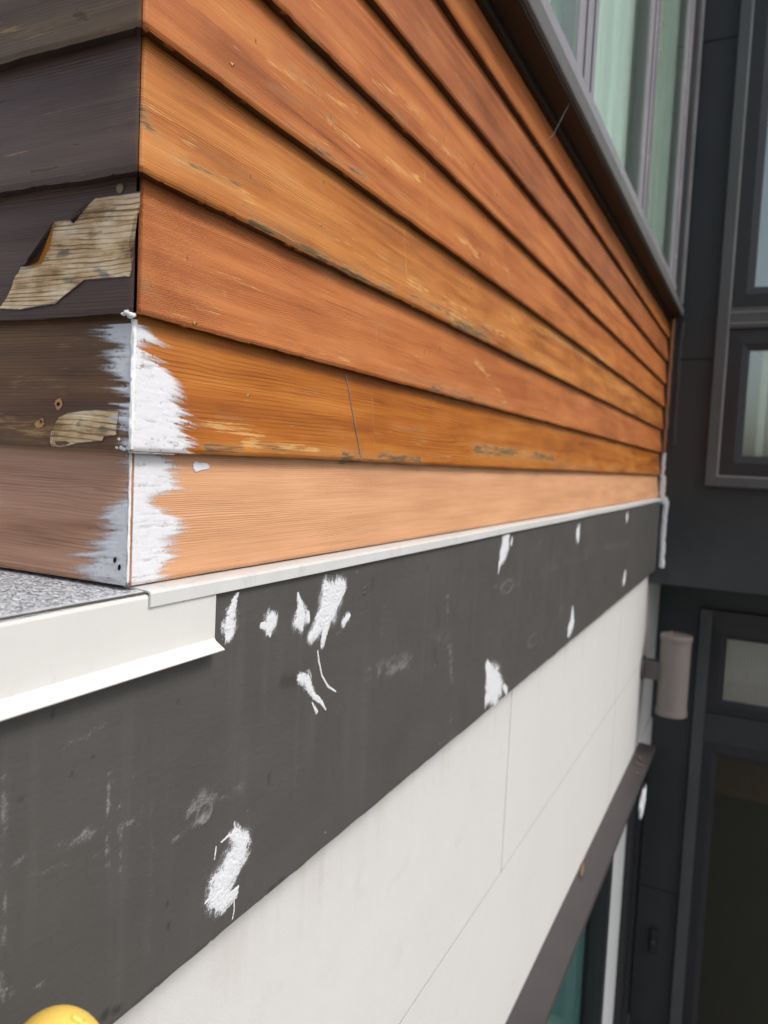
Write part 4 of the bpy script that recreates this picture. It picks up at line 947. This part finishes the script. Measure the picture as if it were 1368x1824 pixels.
# ------------------------------------------------------------------ recessed entrance under the overhang
RX = 4.06
rw = empty('recess_wall', (RX, -.1, GZ), 'near-black panelled wall of the recess behind the wall lamp', 'wall')
box('panel', RX, RX+.02, -.197, .021, GZ, -2.252, M_dark, rw, .0015); box('panel', RX, RX+.02, -.197, .021, -2.249, -.432, M_dark, rw, .0015)
box('head_panel', RX, RX+.02, -2.3, -.1975, -.606, -.432, M_dark, rw, .0015)
box('backing', RX+.30, RX+.34, -2.3, .25, GZ, -.43, M_room, rw, 0)
ed = empty('entrance_door', (RX, -.8, GZ), 'black framed entrance door with reeded glass and a transom pane above', 'door')
FXD = RX-.03
box('door_frame', FXD, RX+.05, -.262, -.200, GZ, -.608, M_trim, ed); box('door_frame', FXD, RX+.05, -1.40, -.2625, -.680, -.608, M_frame, ed)
box('transom_rail', FXD+.004, RX+.05, -1.40, -.2625, -1.335, -1.175, M_dark, ed)
box('door_frame', FXD, RX+.05, -1.46, -1.4005, GZ, -.608, M_trim, ed)
def reeded(y0, y1, z0, z1, x, parent, mat):
    n = int((y0-y1)/.0016); ys = np.linspace(y0, y1, n); v = []; f = []
    for y in ys:
        d = .0035*abs(math.sin(math.pi*y/.0155))
        v += [(x-d, y, z0), (x-d, y, z1)]
    for i in range(n-1): f.append((2*i, 2*i+1, 2*i+3, 2*i+2))
    o = pyd('reeded_pane', v, f, mat, parent, True)
    v = []; f = []
    k = math.ceil(y1/.0155)
    while k*.0155 < y0:
        y = k*.0155; b = len(v); v += [(x-.0012, y-.0030, z0), (x-.0012, y+.0030, z0), (x-.0012, y+.0030, z1), (x-.0012, y-.0030, z1), (x+.003, y, z0), (x+.003, y, z1)]
        f += [(b, b+1, b+2, b+3), (b, b+3, b+5, b+4), (b+1, b+4, b+5, b+2)]; k += 1
    g = pyd('reed_grooves', v, f, M_groove, parent); g['kind'] = 'stuff'
    return o
for (z0_, z1_) in [(-1.174, -.681), (GZ+.05, -1.336)]:
    # sash without its flat pane
    n0 = set(o.name for o in bpy.data.objects)
    sash(-.263, -1.40, z0_, z1_, .078, FXD+.008, M_frame, M_glassd, ed)
    for o in [o for o in ed.children if o.name.startswith('pane') and o.name not in n0]: bpy.data.objects.remove(o)
    reeded(-.263-.074, -1.40+.074, z0_+.074, z1_-.074, FXD+.026, ed, M_reed if z1_ > -1 else M_reedd)
box('added_transom_backing', RX+.06, RX+.07, -1.39, -.27, -1.00, -.66, M_transback, ed, 0); box('added_transom_bar', RX+.056, RX+.075, -1.39, -.27, -1.16, -1.003, M_brownbar, ed, 0)  # unseen backing and brown bar added to brighten and tint the transom pane
box('inner_brown_bar', RX+.10, RX+.12, -1.39, -.27, -1.66, -1.45, M_brownbar, ed, 0)
db = empty('doorbell', (RX, -.082, -2.55), 'small black doorbell on the near-black recess wall', 'doorbell')
box('housing', RX-.022, RX-.0005, -.103, -.062, -2.622, -2.480, M_frame, db, .006); 
bm = bmesh.new(); bmesh.ops.create_cone(bm, cap_ends=True, segments=24, radius1=.012, radius2=.010, depth=.008)
bmesh.ops.rotate(bm, verts=bm.verts, cent=(0, 0, 0), matrix=Matrix.Rotation(-math.pi/2, 3, 'Y')); bmesh.ops.translate(bm, verts=bm.verts, vec=(RX-.0255, -.0825, -2.555)); bm_obj('button', bm, M_trim, db)
box('lens', RX-.025, RX-.0205, -.095, -.070, -2.515, -2.495, M_glassd, db, .002)

# ------------------------------------------------------------------ yellow capped pole leaning at the fascia
yp = empty('yellow_pole', (-.150, -.090, GZ), 'rounded yellow plastic end of a pole in front of the fascia, bottom left', 'pole')
def ypole():
    cx, cy, zt, r = -.1415, -.090, -.2365, .033
    prof = [(r, GZ)] + [(r, zt-.05)] + [(r*math.cos(a)**.9, zt-.05+.05*math.sin(a)) for a in np.linspace(.1, 1.5, 12)]
    lathe('pole', prof[:2], cx, cy, M_yellow, yp, 32)
    o = lathe('rounded_cap', [(r+.001, zt-.075)]+[(max(.0015, (r+.001)*math.cos(a)), zt-.045+.045*math.sin(a)) for a in np.linspace(0, 1.55, 14)], cx, cy, M_yellow, yp, 40)
    for p in o.data.polygons: p.use_smooth = True
    rb = []
    for t in np.linspace(.15, 1.25, 14):          # a raised rib lying on the dome
        rb.append((cx+(r+.0005)*math.cos(t)*.5, cy-(r+.0005)*math.cos(t)*.86, zt-.045+.0455*math.sin(t)))
    tube('moulded_rib', rb, [.0022]*14, M_yellow, yp, 8)
ypole()
